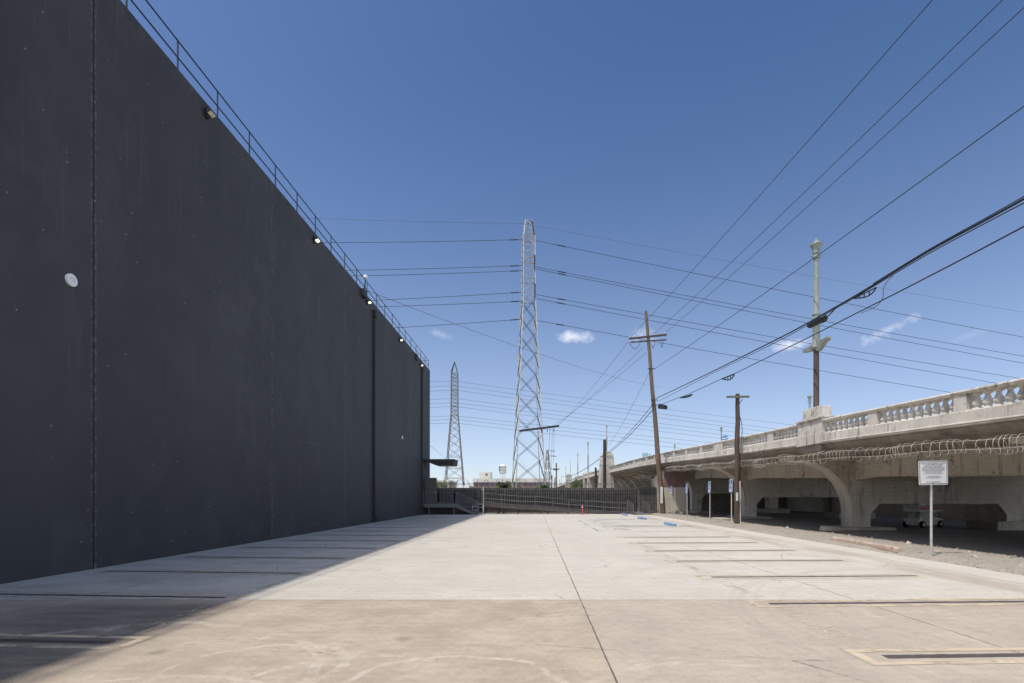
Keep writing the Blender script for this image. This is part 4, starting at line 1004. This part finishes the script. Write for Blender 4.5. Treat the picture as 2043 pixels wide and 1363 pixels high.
# street signs up on the bridge deck
def deck_sign(name, lab, cx, cy, w_, h_, Y, mat):
    c = P(cx, cy, Y); o = thing(name, lab, 'sign', (c.x, c.y, zc(Y)-.9))
    MB().tube([(c.x, c.y+.05, zc(Y)-.9), (c.x, c.y+.05, c.z)], .04, 6).build('post', 'post', o)
    MB().box((c.x-w_/2, c.y-.01, c.z-h_/2), (c.x+w_/2, c.y+.01, c.z+h_/2)).build('sign_plate', mat, o); return o, c
o, c = deck_sign('direction_sign', 'small blue sign with a white arrow above the viaduct balustrade', 1446, 873.5, 1.0, .62, 78, 'blue')
m = MB(); m.box((c.x-.42, c.y-.014, c.z+.14), (c.x-.08, c.y-.011, c.z+.21)); m.box((c.x-.40, c.y-.014, c.z-.16), (c.x+.14, c.y-.011, c.z-.02)); m.prism([(c.x+.32, c.z+.26), (c.x+.44, c.z-.05), (c.x+.36, c.z-.05), (c.x+.36, c.z-.24), (c.x+.28, c.z-.24), (c.x+.28, c.z-.05), (c.x+.2, c.z-.05)], lambda x, z: (x, c.y-.014, z), lambda x, z: (x, c.y-.011, z)); m.build('arrow', 'white', o)
o, c = deck_sign('tagged_sign', 'teal spray-painted sign plate sticking up behind the viaduct coping', 1287.5, 908, .8, .55, 70, 'teal')
MB().tube([P(1296.3, 915, 70), P(1296.3, 905, 70)], .07, 6).build('stub_post', 'farlattice', o)

# wheel stops
def wheel_stop(px0, py0, Y0, px1, Y1, lab):
    a = P(px0, py0, Y0); b = P(px1, py0, Y1); a.z = b.z = 0; d = (b-a); L = 1.95; d.normalize(); mid = (a+b)/2; a = mid-d*L/2
    nrm = Vector((d.y, -d.x, 0)); m = MB(); pr = [(-.095, .004), (.09, .004), (.09, .09), (.06, .15), (-.06, .15), (-.09, .09)]
    n = len(pr); vs = []; fs = []; rings = [(0, .72), (.05, 1), (L-.05, 1), (L, .72)]
    for s, k in rings:
        for u, z in pr: vs.append(a+d*s+nrm*u*k+Vector((0, 0, .004+(z-.004)*k)))
    for i in range(3):
        for k in range(n): k2 = (k+1) % n; fs.append((i*n+k, i*n+k2, (i+1)*n+k2, (i+1)*n+k))
    fs += [tuple(reversed(range(n))), tuple(range(3*n, 4*n))]
    m.add(vs, fs); o = tag(m.build('wheel_stop', 'wheelblue', origin=mid, bevel=.012), lab, 'wheel stop', 'blue wheel stops')
    MB().disc(mid+d*.7+Vector((0, 0, .1505)), (0, 0, 1), .018, .006, 8).build('anchor_pin', 'oxide', o); MB().disc(mid-d*.7+Vector((0, 0, .1505)), (0, 0, 1), .018, .006, 8).build('anchor_pin', 'oxide', o)
wheel_stop(1325, 1047, 31.0, 1349, 28.8, 'nearest and largest blue wheel stop in the accessible stalls')
wheel_stop(1272, 1036, 39.4, 1290, 37.0, 'middle blue wheel stop, left of the nearest one')
wheel_stop(1242, 1029, 46.4, 1252, 44.0, 'farthest blue wheel stop by the barred ramp landing')
# red delineator post
c = P(1162, 1024, 49.0*1.0); c.z = 0; c.y = 47.2; c.x = (1162-VX)*47.2/F
o = thing('delineator_post', 'red plastic delineator post standing before the ramp', 'bollard', c)
MB().lathe(c, [(0, .16), (.03, .16), (.035, .075), (.10, .085), (.12, .065), (.86, .055), (.93, .06), (.97, .03)], 12).build('tube', 'red', o)
MB().lathe(c, [(.62, .0662), (.70, .0655)], 12).build('reflective_band', 'white', o); MB().lathe(c, [(.76, .0645), (.80, .0642)], 12).build('reflective_band', 'white', o)
# broken kerb pieces on the verge
def kerb_piece(a, b, lab, wd=.17, h=.16, mat='redkerb'):
    a = Vector(a); b = Vector(b); d = (b-a); L = d.length; d.normalize(); nrm = Vector((d.y, -d.x, 0)); n = 14; vs = []; fs = []
    pr = [(-1, 0), (1, 0), (.95, .7), (.7, 1), (-.7, 1), (-.95, .75)]; K = len(pr)
    for i in range(n+1):
        for q, (u, z) in enumerate(pr):
            j = 1+.12*noise.noise((i*.9, q*1.7, L)); vs.append(a+d*(L*i/n)+nrm*(u*wd/2*j)+Vector((0, 0, .05+z*h*j*(.8 if i in (0, n) else 1))))
    for i in range(n):
        for k in range(K): k2 = (k+1) % K; fs.append((i*K+k, i*K+k2, (i+1)*K+k2, (i+1)*K+k))
    fs += [tuple(reversed(range(K))), tuple(range(n*K, (n+1)*K))]
    m = MB(); m.add(vs, fs); return tag(m.build('kerb_block', mat, origin=(a+b)/2, bevel=.012), lab, 'kerb', 'broken kerb blocks on the verge')
kerb_piece((11.0, 18.9, 0), (10.92, 17.55, 0), 'shorter pale length of broken kerb beyond the reddish one')
kerb_piece((10.92, 17.5, 0), (10.62, 14.9, 0), 'long low reddish length of broken kerb left of the notice sign')
m = MB(); m.prism([(-.42, .05), (.42, .05), (.3, .26), (-.34, .26)], lambda x, z: (14.05+x, 24.15, z), lambda x, z: (14.05+x, 24.6, z)); tag(m.build('concrete_block', 'kerb', origin=(14.05, 24.4, 0), bevel=.03), 'small pale sloped concrete block at the foot of the nearest bridge pier', 'block')
m = MB(); m.box((12.5, 34.2, .0), (13.3, 36.2, .2)); tag(m.build('concrete_block', 'kerb', origin=(12.9, 35.2, 0), bevel=.05), 'low concrete slab in front of the middle bridge pier behind the short pole', 'block')
m = MB(); m.box((14.9, 49.4, .0), (15.7, 50.6, .34)); tag(m.build('concrete_block', 'kerb', origin=(15.3, 50.0, 0), bevel=.05), 'pale concrete block beside the farthest arched bracket', 'block')

# ================================================================ SCISSOR LIFT
LX, LYY = 21.45, 28.3
lift = thing('scissor_lift', 'parked scissor lift with white guard rails and rusty red deck under the viaduct', 'scissor lift', (0, 0, 0))
def lb(name, mat, *boxes, parent=None, bevel=0):
    m = MB()
    for a, b in boxes: m.box(a, b)
    return m.build(name, mat, parent or lift, bevel=bevel)
# local frame: x along the machine, y across; end panel faces -x
l2, wd = 1.0, .40
lb('chassis', 'chassis', ((-l2+.12, -wd+.04, .18), (l2-.12, wd-.04, .50)), ((-.55, -wd-.02, .14), (.75, -wd+.04, .52)), ((-.55, wd-.04, .14), (.75, wd+.02, .52)), bevel=.015)
m = MB(); m.prism([(-.40, .47), (.40, .47), (.22, .16), (-.22, .16)], lambda y, z: (-l2-.06, y, z), lambda y, z: (-l2+.13, y, z)); m.box((-l2-.10, -.46, .47), (-l2+.1, .46, .55)); m.build('end_bumper', 'offwhite', lift, bevel=.01)
for sx in (-.78, .78):
    for sy in (-1, 1):
        w_ = MB(); w_.tube([(sx, sy*(wd-.05), .19), (sx, sy*(wd+.09), .19)], .19, 16, False); wh = w_.build('wheel', 'rubber', lift, bevel=.02)
        MB().tube([(sx, sy*(wd+.088), .19), (sx, sy*(wd+.098), .19)], .10, 12, False).build('rim', 'chassis', wh)
m = MB()
for i in range(4):
    z0 = .52+i*.085
    for sy in (-.28, .28):
        s = 1 if i % 2 else -1
        m.bar((-.85*s, sy, z0), (.85*s, sy, z0+.085), .05, .07)
m.build('scissor_stack', 'chassis', lift)
lb('ladder', 'offwhite', ((-l2-.04, -.12, .52), (-l2-.0, -.08, .92)), ((-l2-.04, .08, .52), (-l2, .12, .92)), ((-l2-.04, -.12, .60), (-l2, .12, .64)), ((-l2-.04, -.12, .74), (-l2, .12, .78)))
lb('deck', 'offwhite', ((-l2-.05, -wd-.03, .90), (l2+.05, wd+.03, .97)))
lb('toe_board', 'orange', ((-l2+.02, -wd-.02, .97), (l2+.04, -wd+.01, 1.14)), ((-l2+.02, wd-.01, .97), (l2+.04, wd+.02, 1.14)), ((l2+.0, -wd, .97), (l2+.03, wd, 1.14)))
ep = lb('end_panel', 'offwhite', ((-l2-.04, -wd-.01, .98), (-l2, wd+.01, 1.20)))
m = MB()
for x in (-l2, -.25, .32, .62, l2):
    for sy in (-wd, wd): m.tube([(x, sy, .97), (x, sy, 2.05)], .022, 6)
for z in (1.5, 2.05):
    for sy in (-wd, wd): m.tube([(-l2, sy, z), (l2, sy, z)], .02, 6)
    for sx in (-l2, l2): m.tube([(sx, -wd, z), (sx, wd, z)], .02, 6)
m.build('guard_rail', 'offwhite', lift)
text_obj('lettering', 'KCS', .20, 'signblack', Matrix.Translation((-l2-.042, .02, 1.09)) @ Matrix.Rotation(-pi/2, 4, 'Z') @ Matrix.Rotation(pi/2, 4, 'X'), lift, ext=.001)
lb('rear_step', 'offwhite', ((l2+.06, -.25, .40), (l2+.35, .05, .47)))
lift.location = (LX, LYY, -.03); lift.rotation_euler = (0, 0, R(24)); lift.scale = (1.0, 1.0, 1.0)

# ================================================================ LATTICE TOWERS
WT = R(10)
def lattice(name, label, base, rot, segs, legr, panels, mats, braces=(.10, .055), peak=None, rails=True):
    """segs: list of (z, half width) from ground up"""
    o = thing(name, label, 'pylon', base); B = Vector(base); Rm = Matrix.Rotation(rot, 3, 'Z')
    def hw(z):
        for (a, wa), (b, wb) in zip(segs[:-1], segs[1:]):
            if a <= z <= b: return wa+(wb-wa)*(z-a)/(b-a)
        return segs[-1][1]
    def cor(i, z): sx, sy = ((-1, -1), (1, -1), (1, 1), (-1, 1))[i % 4]; h = hw(z); return B+Rm @ Vector((sx*h, sy*h, 0))+Vector((0, 0, z))
    for i in range(4):
        m = MB()
        for (a, _), (b, _) in zip(segs[:-1], segs[1:]): m.bar(cor(i, a), cor(i, b), legr*(1 if a < segs[1][0] else .8))
        m.build('leg', mats[0], o)
    for (name2, zs, mt, dbl, w1, w2) in panels:
        hv = MB(); th = MB()
        for f in range(4):
            for za, zb in zip(zs[:-1], zs[1:]):
                hv.bar(cor(f, za), cor(f+1, zb), w1, w1*.6)
                if dbl: hv.bar(cor(f, za)+Vector((0, 0, .32)), cor(f+1, zb)+Vector((0, 0, .32)), w1*.6)
                th.bar(cor(f+1, za), cor(f, zb), w2)
        hv.build(name2, mt, o); th.build('counter_brace', mats[0], o)
    return o, cor
z0s = [0, 4.0]
low = [0.0, 4.2, 8.3, 12.3, 16.2, 20.0, 23.7, 27.3, 30.7, 33.9, 36.8]
TB = (-1.15, 92.0, 0)
t1, c1 = lattice('transmission_tower', 'tall pale steel lattice transmission tower in the centre, nearest of the two', TB, WT,
    [(0, 2.75), (36.8, 1.10), (47.9, 1.02), (51.0, .62)], .17,
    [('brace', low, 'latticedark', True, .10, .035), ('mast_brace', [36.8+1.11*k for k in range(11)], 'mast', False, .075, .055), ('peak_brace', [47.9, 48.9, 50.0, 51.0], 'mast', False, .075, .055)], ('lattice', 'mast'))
for z in (36.8, 40.4, 44.1, 47.9, 51.0):
    m = MB()
    for i in range(4): m.bar(c1(i, z), c1(i+1, z), .12, .08)
    m.build('mast_ring', 'mast', t1)
m = MB(); 
for (za, zb) in ((48.2, 50.8), (42.0, 44.6), (36.9, 39.5)): m.bar(c1(1, za)+Vector((-.1, -.12, 0)), c1(1, zb)+Vector((-.1, -.12, 0)), .22, .12)
m.build('ladder_guard', 'black', t1)
m = MB(); m.bar(P(1036, 860, 89.6), P(1115.5, 850, 89.6), .42, .32)
for x in (1081, 1092, 1105): m.bar(P(x, 856, 89.6), P(x, 862, 89.6), .1)
sa = m.build('side_crossarm', 'black', t1)
m = MB()
for x, l in ((1097, 900), (1102, 935), (1106, 925)): m.tube([P(x, 853, 89.7), P(x-2, l, 89.7)], .022, 4)
m.build('drop_wire', 'farwire', t1)
TB2 = (-29.0, 185.0, 0)
t2, c2 = lattice('transmission_tower', 'distant smaller-looking lattice transmission tower beside the warehouse corner', TB2, R(4),
    [(0, 3.75), (31.0, 1.25), (46.2, 1.15)], .30,
    [('brace', [0, 4.2, 8.2, 12, 15.7, 19, 22, 24.8, 27.2, 29.3, 31.0], 'farlattice', False, .19, .10), ('mast_brace', [31+1.27*k for k in range(13)], 'farlattice', False, .16, .14)], ('farlattice', 'farlattice'))
m = MB(); top = Vector((TB2[0], TB2[1], 50.2))
for i in range(4): m.bar(c2(i, 46.2), top, .22)
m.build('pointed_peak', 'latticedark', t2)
for z in (31.0, 32.6, 34.2, 38.5, 40.0, 44.4, 46.2, 16, 8.2, 11.8):
    m = MB()
    for i in range(4): m.bar(c2(i, z), c2(i+1, z), .2, .15)
    m.build('mast_ring', 'mast', t2)
# short lattice frame beside the main tower
t3, c3 = lattice('lattice_frame', 'short dark lattice frame at the right foot of the tall tower', (2.45, 98, 0), R(20), [(0, .95), (10.6, .14)], .13, [('brace', [0, 2.4, 4.6, 6.6, 8.3, 9.6, 10.6], 'farlattice', False, .08, .06)], ('lattice', 'farlattice'))
m = MB()
for z, w_ in ((10.4, .9), (9.4, 1.2), (6.9, 1.3)): m.bar((2.75+.2, 98, z), (2.75+.2+w_, 98, z-.08), .12)
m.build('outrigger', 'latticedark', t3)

# ================================================================ WIRES
import numpy as np
def vertical_plane_wire(A, B, pix, extra0=0.0, extra1=0.0, n=24):
    """wire in the vertical plane through ground points A,B; heights from a quadratic through observed sight lines"""
    A = Vector((A[0], A[1])); B = Vector((B[0], B[1])); d = B-A; ts = []; zs = []
    for px, py in pix:
        k = (px-VX)/F       # x = k*y
        t = (k*A.y-A.x)/(d.x-k*d.y); y = A.y+d.y*t; ts.append(t); zs.append(CZ+(HY-py)*y/F)
    deg = min(2, len(ts)-1); co = np.polyfit(ts, zs, deg)
    t0 = min(ts)-extra0; t1 = max(ts)+extra1; out_ = []
    for i in range(n+1):
        t = t0+(t1-t0)*i/n; out_.append(Vector((A.x+d.x*t, A.y+d.y*t, float(np.polyval(co, t)))))
    return out_
def wire(name, label, pts, r, mat='wire', n=5, group=None):
    m = MB(); m.tube(pts, r, n); return tag(m.build(name, mat, origin=pts[0]), label, 'wire', group)
ordn = ['highest', 'second highest', 'third highest', 'fourth highest', 'fifth highest', 'sixth highest', 'seventh highest', 'eighth highest', 'ninth highest', 'tenth highest']
# conductors of the near tower
def conductor(px0, py0, px1, py1, right, label, grp, r, mat, sag=.00010, far=1.9):
    s = 1 if right else -1; p0 = P(px0, py0, 92.0+((px0-1055)/F*92.0)*math.tan(WT)); k = (px1-VX)/F
    dx, dy = s*cos(WT), s*sin(WT); t = (k*p0.y-p0.x)/(dx-k*dy); yq = p0.y+dy*t; zq = CZ+(HY-py1)*yq/F
    cc = sag if right else .0004; slope = (zq-p0.z-cc*t*t)/t; T = t*far
    pts = [Vector((p0.x+dx*u, p0.y+dy*u, p0.z+slope*u+cc*u*u)) for u in [T*i/28 for i in range(29)]]
    w_ = wire('power_line', label, pts, r, mat, 5, grp)
    if r > .03:
        m = MB(); m.tube([pts[0].lerp(pts[1], .55), pts[0].lerp(pts[1], .55)+(pts[1]-pts[0]).normalized()*1.5], .10, 6); m.build('insulator_string', 'wire', w_)
gl = 'conductors strung left from the tall tower'; gr = 'conductors strung right from the tall tower'
for i, (a, b, c, d, f) in enumerate(((1055, 446, 640, 436, 0), (1042, 478, 680, 484, 1), (1042, 530, 722, 539, 1), (1042, 540, 735, 550, 1), (1042, 583, 775, 598, 1), (1042, 601, 760, 612, 1), (1040, 637, 808, 653, 1))):
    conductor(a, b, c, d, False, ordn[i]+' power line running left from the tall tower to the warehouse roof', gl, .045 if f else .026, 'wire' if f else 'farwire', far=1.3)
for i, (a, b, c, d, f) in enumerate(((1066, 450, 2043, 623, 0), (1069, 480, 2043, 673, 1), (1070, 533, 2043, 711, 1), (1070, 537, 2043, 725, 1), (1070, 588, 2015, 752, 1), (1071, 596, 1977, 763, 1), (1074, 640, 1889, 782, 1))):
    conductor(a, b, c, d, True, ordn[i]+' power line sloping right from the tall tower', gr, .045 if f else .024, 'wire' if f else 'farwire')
# nine conductors through the far tower
for i, (yl, y0_, yr) in enumerate(((762, 760.5, 810), (772, 769.5, 821), (781, 778, 829), (797.5, 795, 840), (806, 803.5, 848), (813.5, 811, 856), (832, 829.5, 868), (839, 836.5, 876), (845.5, 844, 885))):
    Y = 185; p0 = P(907, y0_, Y); rgt = P(1330, yr, Y+16); rgt2 = P(1330, yr, Y+16); lf = P(858, yl, Y-3); lf2 = lf+(lf-p0)*1.2
    d = rgt-p0; dr_ = Vector((d.x, d.y, 0)); pts = [lf2, lf, p0]
    pts += [p0+d*t-Vector((0, 0, 1.6*t*(1-t/5))) for t in [k/6 for k in range(1, 31)]]
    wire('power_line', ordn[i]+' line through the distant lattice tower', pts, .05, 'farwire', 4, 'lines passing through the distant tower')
# overhead lines of the street poles, from the leaning pole towards and past the camera
def street(label, p0, pq, zq, r, mat='wire', name='power_line', ext=2.2, n=5, sag=.6):
    px, py = pq; Yq = (zq-CZ)*F/(HY-py); q = P(px, py, Yq); d = q-p0; L = d.length
    pts = [p0+d*t+Vector((0, 0, -sag*4*(t)*(1-t)*.25)) for t in [k/16 for k in range(17)]]
    tail = pts[-1]-pts[-2]; pts += [pts[-1]+tail*k*4*.95+Vector((0, 0, .02*k*k)) for k in range(1, 8)]
    return wire(name, label, pts, r, mat, n)
street('left of the three thin lines running overhead from the leaning pole crossarm', a0.lerp(a1, .06)+Vector((0, 0, .2)), (1860, 0), 14.6, .014)
street('middle of the three thin lines running overhead from the leaning pole crossarm', a0.lerp(a1, .66)+Vector((0, 0, .2)), (2000, 0), 14.6, .014)
street('right of the three thin lines running overhead from the leaning pole crossarm', a0.lerp(a1, .97)+Vector((0, 0, .2)), (2043, 15), 14.6, .014)
street('single thin line rising right from midway up the leaning pole', P(1304, 737, LY), (2043, 212), 11.4, .016)
# lines from the leaning pole to the side arm of the tall tower
for (x0, y0_, x1, y1, lab) in ((1255, 680, 1115, 849, 'left of three thin lines descending from the leaning pole to the tower side arm'), (1284, 692, 1108, 851, 'middle of the three thin lines descending from the leaning pole to the tower side arm'), (1288, 705, 1098, 853, 'right of the three thin lines descending from the leaning pole to the tower side arm')):
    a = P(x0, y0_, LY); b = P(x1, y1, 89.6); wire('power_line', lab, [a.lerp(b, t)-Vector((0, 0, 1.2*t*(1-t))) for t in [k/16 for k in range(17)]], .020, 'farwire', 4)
a = P(1296, 742, LY); b = P(1214, 890, 83); wire('guy_wire', 'thin line dropping from midway up the leaning pole to the big stepped pylon', [a.lerp(b, t)-Vector((0, 0, 1.4*t*(1-t))) for t in [k/12 for k in range(13)]], .018, 'farwire', 4)
a = P(785, 600, 47); b = P(1035, 697, 88); c = P(1320, 772, 140)
pts = vertical_plane_wire((a.x, a.y), (c.x, c.y), [(725, 572), (785, 600), (870, 636), (1030, 695), (1150, 727), (1290, 768)], 0, .15, 30)
wire('power_line', 'thin line crossing diagonally from the warehouse roof down behind the tall tower', pts, .022, 'farwire', 4)
pts = [P(858, 889, 50.2), P(875, 903, 70), P(888, 914, 95), P(905, 926, 140)]
wire('power_line', 'short thin line leaving the warehouse corner above the canopy', pts, .02, 'farwire', 4)
# telecom bundle
PA = (P(1311, 800, LY).x, LY); PQ = (11.85, 12.4)
def tele(pix, **k): return vertical_plane_wire(PA, PQ, pix, **k)
def poly_wire(pix):
    A = Vector(PA); B = Vector(PQ); d = B-A; out_ = []
    for px, py in pix:
        k = (px-VX)/F; t = (k*A.y-A.x)/(d.x-k*d.y); y = A.y+d.y*t; out_.append(Vector((A.x+d.x*t, y, CZ+(HY-py)*y/F)))
    return out_
def smooth(pts, n=6):
    res = []
    for i in range(len(pts)-1):
        p0 = pts[max(0, i-1)]; p1 = pts[i]; p2 = pts[i+1]; p3 = pts[min(len(pts)-1, i+2)]
        for k in range(n):
            t = k/n; res.append(.5*((2*p1)+(p2-p0)*t+(2*p0-5*p1+4*p2-p3)*t*t+(3*p1-p0-3*p2+p3)*t*t*t))
    return res+[pts[-1]]
def extend(pts, L=34):
    d = (pts[-1]-pts[-3]).normalized(); return pts+[pts[-1]+d*(L*k/6)-Vector((0, 0, -.004*(L*k/6)**2*.3)) for k in range(1, 7)]
up = smooth(poly_wire([(1309, 795), (1360, 771), (1424, 740), (1543, 680.6), (1600, 651), (1667, 613), (1700, 594), (1742, 569), (1850, 503), (1965, 440), (2043, 397)]))
tb = thing('telephone_cable', 'thick upper bundle of black telephone cables sagging from the leaning pole to the right edge', 'cable', up[0])
MB().tube(extend(up), .030, 6).build('main_cable', 'cable', tb)
u2 = smooth(poly_wire([(1311, 802), (1360, 777), (1432, 740), (1543, 685.5), (1600, 655), (1667, 616), (1700, 597), (1742, 572), (1850, 508), (1965, 446), (2043, 405)]))
MB().tube(extend(u2), .016, 5).build('strand', 'cable', tb)
u3 = smooth(poly_wire([(1742, 566), (1850, 500), (1965, 436), (2043, 392)])); MB().tube(extend(u3), .014, 5).build('strand', 'cable', tb)
lo = smooth(poly_wire([(1314, 809), (1340, 799), (1372, 787), (1440, 756), (1454, 750), (1475, 741), (1543, 707.6), (1610, 675), (1695, 632), (1800, 579), (1920, 517), (2043, 452)]))
tl = thing('telephone_cable', 'lower single black telephone cable from the leaning pole to the right edge', 'cable', lo[0])
MB().tube(extend(lo), .020, 6).build('main_cable', 'cable', tl)
MB().tube(smooth(poly_wire([(1717, 625), (1735, 618), (1752, 608), (1762, 592), (1762, 578), (1770, 562), (1782, 550)])), .010, 5).build('drop_loop', 'cable', tl)
# splice case and cable loops hung on the strands
e = poly_wire([(1614, 649), (1647, 634)]); d_ = (e[1]-e[0]); dn_ = d_.normalized(); m = MB()
m.tube([e[0]-Vector((0, 0, .02)), e[0]+d_*.08-Vector((0, 0, .02)), e[0]+d_*.72, e[0]+d_*.73, e[0]+d_*.92, e[1]], [.10, .135, .135, .155, .155, .10], 14, False); sp_ = m.build('splice_case', 'cable', tb)
m = MB(); pk = poly_wire([(1640, 641), (1655, 628), (1668, 613)]); m.tube(smooth(pk), .022, 5); m.tube(smooth([p+Vector((.04, 0, .03)) for p in pk]), .018, 5); m.build('pigtail', 'cable', sp_)
def loop(parent, pix_a, pix_b, drop, r):
    a_, b_ = poly_wire([pix_a, pix_b]); m = MB(); n = 14; top = [a_.lerp(b_, t) for t in [k/n for k in range(n+1)]]
    bot = [a_.lerp(b_, t)-Vector((0, 0, drop*(sin(pi*t**1.6)**.7))) for t in [k/n for k in range(n+1)]]
    m.tube(top, r, 5); m.tube(bot, r, 5)
    for k in (4, 7, 10): m.bar(top[k], bot[k], r*1.2)
    m.build('slack_loop', 'cable', parent)
loop(tb, (1702, 596), (1748, 574), .16, .024)
loop(tl, (1440, 756), (1465, 747), .22, .035); loop(tl, (1358, 794), (1381, 787), .10, .045)
c = poly_wire([(1316, 812), (1328, 813)]); m = MB(); m.tube([c[0], c[1]], .18, 10, False); m.tube([c[0]+Vector((0, 0, .2)), c[1]+Vector((0, 0, .1))], .1, 8, False); m.build('terminal_box', 'cable', tl)
# continuing bundle beyond the pole
for (x0, y0_, lab, r) in ((1306, 803, 'upper black cable dropping left from the leaning pole past the big pylon', .028), (1308, 811, 'lower black cable dropping left from the leaning pole past the big pylon', .034)):
    a = P(x0, y0_, LY); b = P(1208, 905+(y0_-803)*.3, 82); c = P(1120, 951, 190); q = []
    for k in range(13): t = k/12; q.append(a.lerp(b, t)-Vector((0, 0, .9*4*t*(1-t)*.5)))
    for k in range(1, 13): t = k/12; q.append(b.lerp(c, t)-Vector((0, 0, 2.4*4*t*(1-t)*.5)))
    wire('telephone_cable', lab, q, r, 'cable', 5)

# ================================================================ BACKGROUND BEYOND THE FENCE
def building(name, label, x0, x1, y0, y1, zt, mat, floors=(), roofband=None, cat='building'):
    o = thing(name, label, cat, ((x0+x1)/2, (y0+y1)/2, 0)); MB().box((x0, y0, -.2), (x1, y1, zt)).build('walls', mat, o, bevel=.05)
    if roofband: MB().box((x0-.2, y0-.2, zt-roofband), (x1+.2, y1+.2, zt+.05)).build('parapet', 'cream', o)
    for (z0, z1, n) in floors:
        w_ = (x1-x0)/n
        for i in range(n): MB().box((x0+w_*(i+.18), y0-.05, z0), (x0+w_*(i+.82), y0+.1, z1)).build('window', 'window', o)
    return o
wb = building('factory', 'long low red-brown factory with cream parapet behind the fence', -19.2, 4.6, 160, 185, 7.2, 'brick', ((3.0, 4.1, 14), (4.9, 5.6, 14)), 1.15)
o = MB(); o.box((-17.9, 165, 7.25), (-14.3, 172, 9.5)); pb2 = o.build('roof_penthouse', 'cream', wb); MB().box((-15.9, 164.94, 8.35), (-15.2, 165.02, 9.0)).build('window', 'window', pb2)
building('white_shed', 'low white flat-roofed shed left of the red-brown factory', -40, -21.5, 170, 185, 5.2, 'white', ((2.2, 3.4, 7),), None, 'shed')
building('tan_house', 'small tan stucco building beside the open warehouse door', -25.5, -21.5, 128, 140, 5.6, 'tan', ((3.3, 4.6, 2),), .35)
building('low_shed', 'low pale shed under the distant lattice tower', -24, -16.5, 140, 150, 3.9, 'white', (), None, 'shed')
# water tower
wt = thing('water_tower', 'white water tower tank on legs behind the red-brown factory', 'water tower', (-18.8, 300, 0)); c = Vector((-18.8, 300, 0))
m = MB(); m.lathe(c, [(14.7, .5), (15.0, 1.9), (15.2, 2.15), (19.2, 2.15), (19.25, 2.3), (19.4, 2.3), (20.2, .3)], 20); tk = m.build('tank', 'white', wt)
m = MB(); 
for a in [k*pi/14-2.15 for k in range(12)]:
    pass
m.tube([c+Vector((2.19*sin(u), -2.19*cos(u), 17.6+1.05*sin(v))) for u, v in [(-.75+.42*cos(t), t) for t in [k*pi/9+.7 for k in range(14)]]], .22, 5); m.build('painted_emblem', 'rail', tk)
for k in range(4):
    a = pi/4+k*pi/2; MB().tube([c+Vector((2.6*cos(a), 2.6*sin(a), 0)), c+Vector((1.6*cos(a), 1.6*sin(a), 15))], .12, 6).build('leg', 'white', wt)
MB().tube([c, c+Vector((0, 0, 14.8))], .25, 8).build('riser', 'white', wt)
# vegetation: fronds and leaf clusters
def leafy(name, label, c, rx_, rz_, n, mat, trunk, seed, size, palm=False):
    rnd = random.Random(seed); c = Vector(c); o = thing(name, label, 'tree' if not palm else 'palm', (c.x, c.y, 0)); m = MB()
    if palm:
        for k in range(n):
            a = rnd.uniform(0, 2*pi); el = rnd.uniform(-.3, 1.1); L = rx_*rnd.uniform(.7, 1.1); d = Vector((cos(a)*cos(el), sin(a)*cos(el), sin(el)))
            pts = [c+d*L*t+Vector((0, 0, -.35*L*t*t)) for t in (0, .25, .5, .75, 1)]; side = Vector((-sin(a), cos(a), 0))
            for i in range(4):
                for s in (-1, 1):
                    for q in range(4):
                        b = pts[i].lerp(pts[i+1], q/4); tip = b+side*s*size*(1.2-.2*i)+(pts[i+1]-pts[i]).normalized()*size*.7-Vector((0, 0, size*.3)); m.add([b, b+d*.07, tip], ((0, 1, 2),))
    else:
        cl = [c+Vector((rnd.gauss(0, .45)*rx_, rnd.gauss(0, .45)*rx_, rnd.gauss(0, .42)*rz_)) for _ in range(26)]
        for k in range(n):
            q = rnd.choice(cl)+Vector((rnd.gauss(0, .22)*rx_, rnd.gauss(0, .22)*rx_, rnd.gauss(0, .18)*rz_)); a = Vector((rnd.gauss(0, 1), rnd.gauss(0, 1), rnd.gauss(0, .7))).normalized(); b = a.orthogonal().normalized(); s = size*rnd.uniform(.6, 1.3)
            m.add([q, q+a*s+b*s*.4, q+a*s*2, q+a*s-b*s*.4], ((0, 1, 2, 3),))
    m.build('crown', mat, o); m = MB(); m.tube([(c.x, c.y, -.1), (c.x+.05, c.y, c.z*.6), (c.x, c.y, c.z+.1)], [trunk, trunk*.8, trunk*.5], 8)
    for k in range(5): a = rnd.uniform(0, 6.3); m.tube([(c.x, c.y, c.z*.7), (c.x+cos(a)*rx_*.5, c.y+sin(a)*rx_*.5, c.z+rz_*.3)], [trunk*.4, trunk*.15], 5)
    m.build('trunk', 'bark', o); return o
leafy('palm_bush', 'bushy yellow-green palm behind the fence in front of the factory', P(1006, 973, 62), 1.35, 1.2, 130, 'leaf', .2, 1, .26, True)
leafy('palm_bush', 'darker palm tuft at the right foot of the tall tower', P(1086, 975, 70), 1.2, 1.2, 60, 'leaf2', .2, 2, .22, True)
leafy('tree', 'small green tree against the far end of the viaduct', P(1150, 966, 105), 1.1, 1.6, 1500, 'leaf2', .16, 3, .12)
leafy('shrub', 'low green shrub left of the small tree by the far viaduct', P(1133, 978, 105), 1.6, .8, 600, 'leaf', .1, 4, .11)
leafy('shrub', 'green shrub beside the tan building at the left end of the fence', P(880, 969, 120), 1.3, 1.0, 400, 'leaf2', .1, 6, .13)
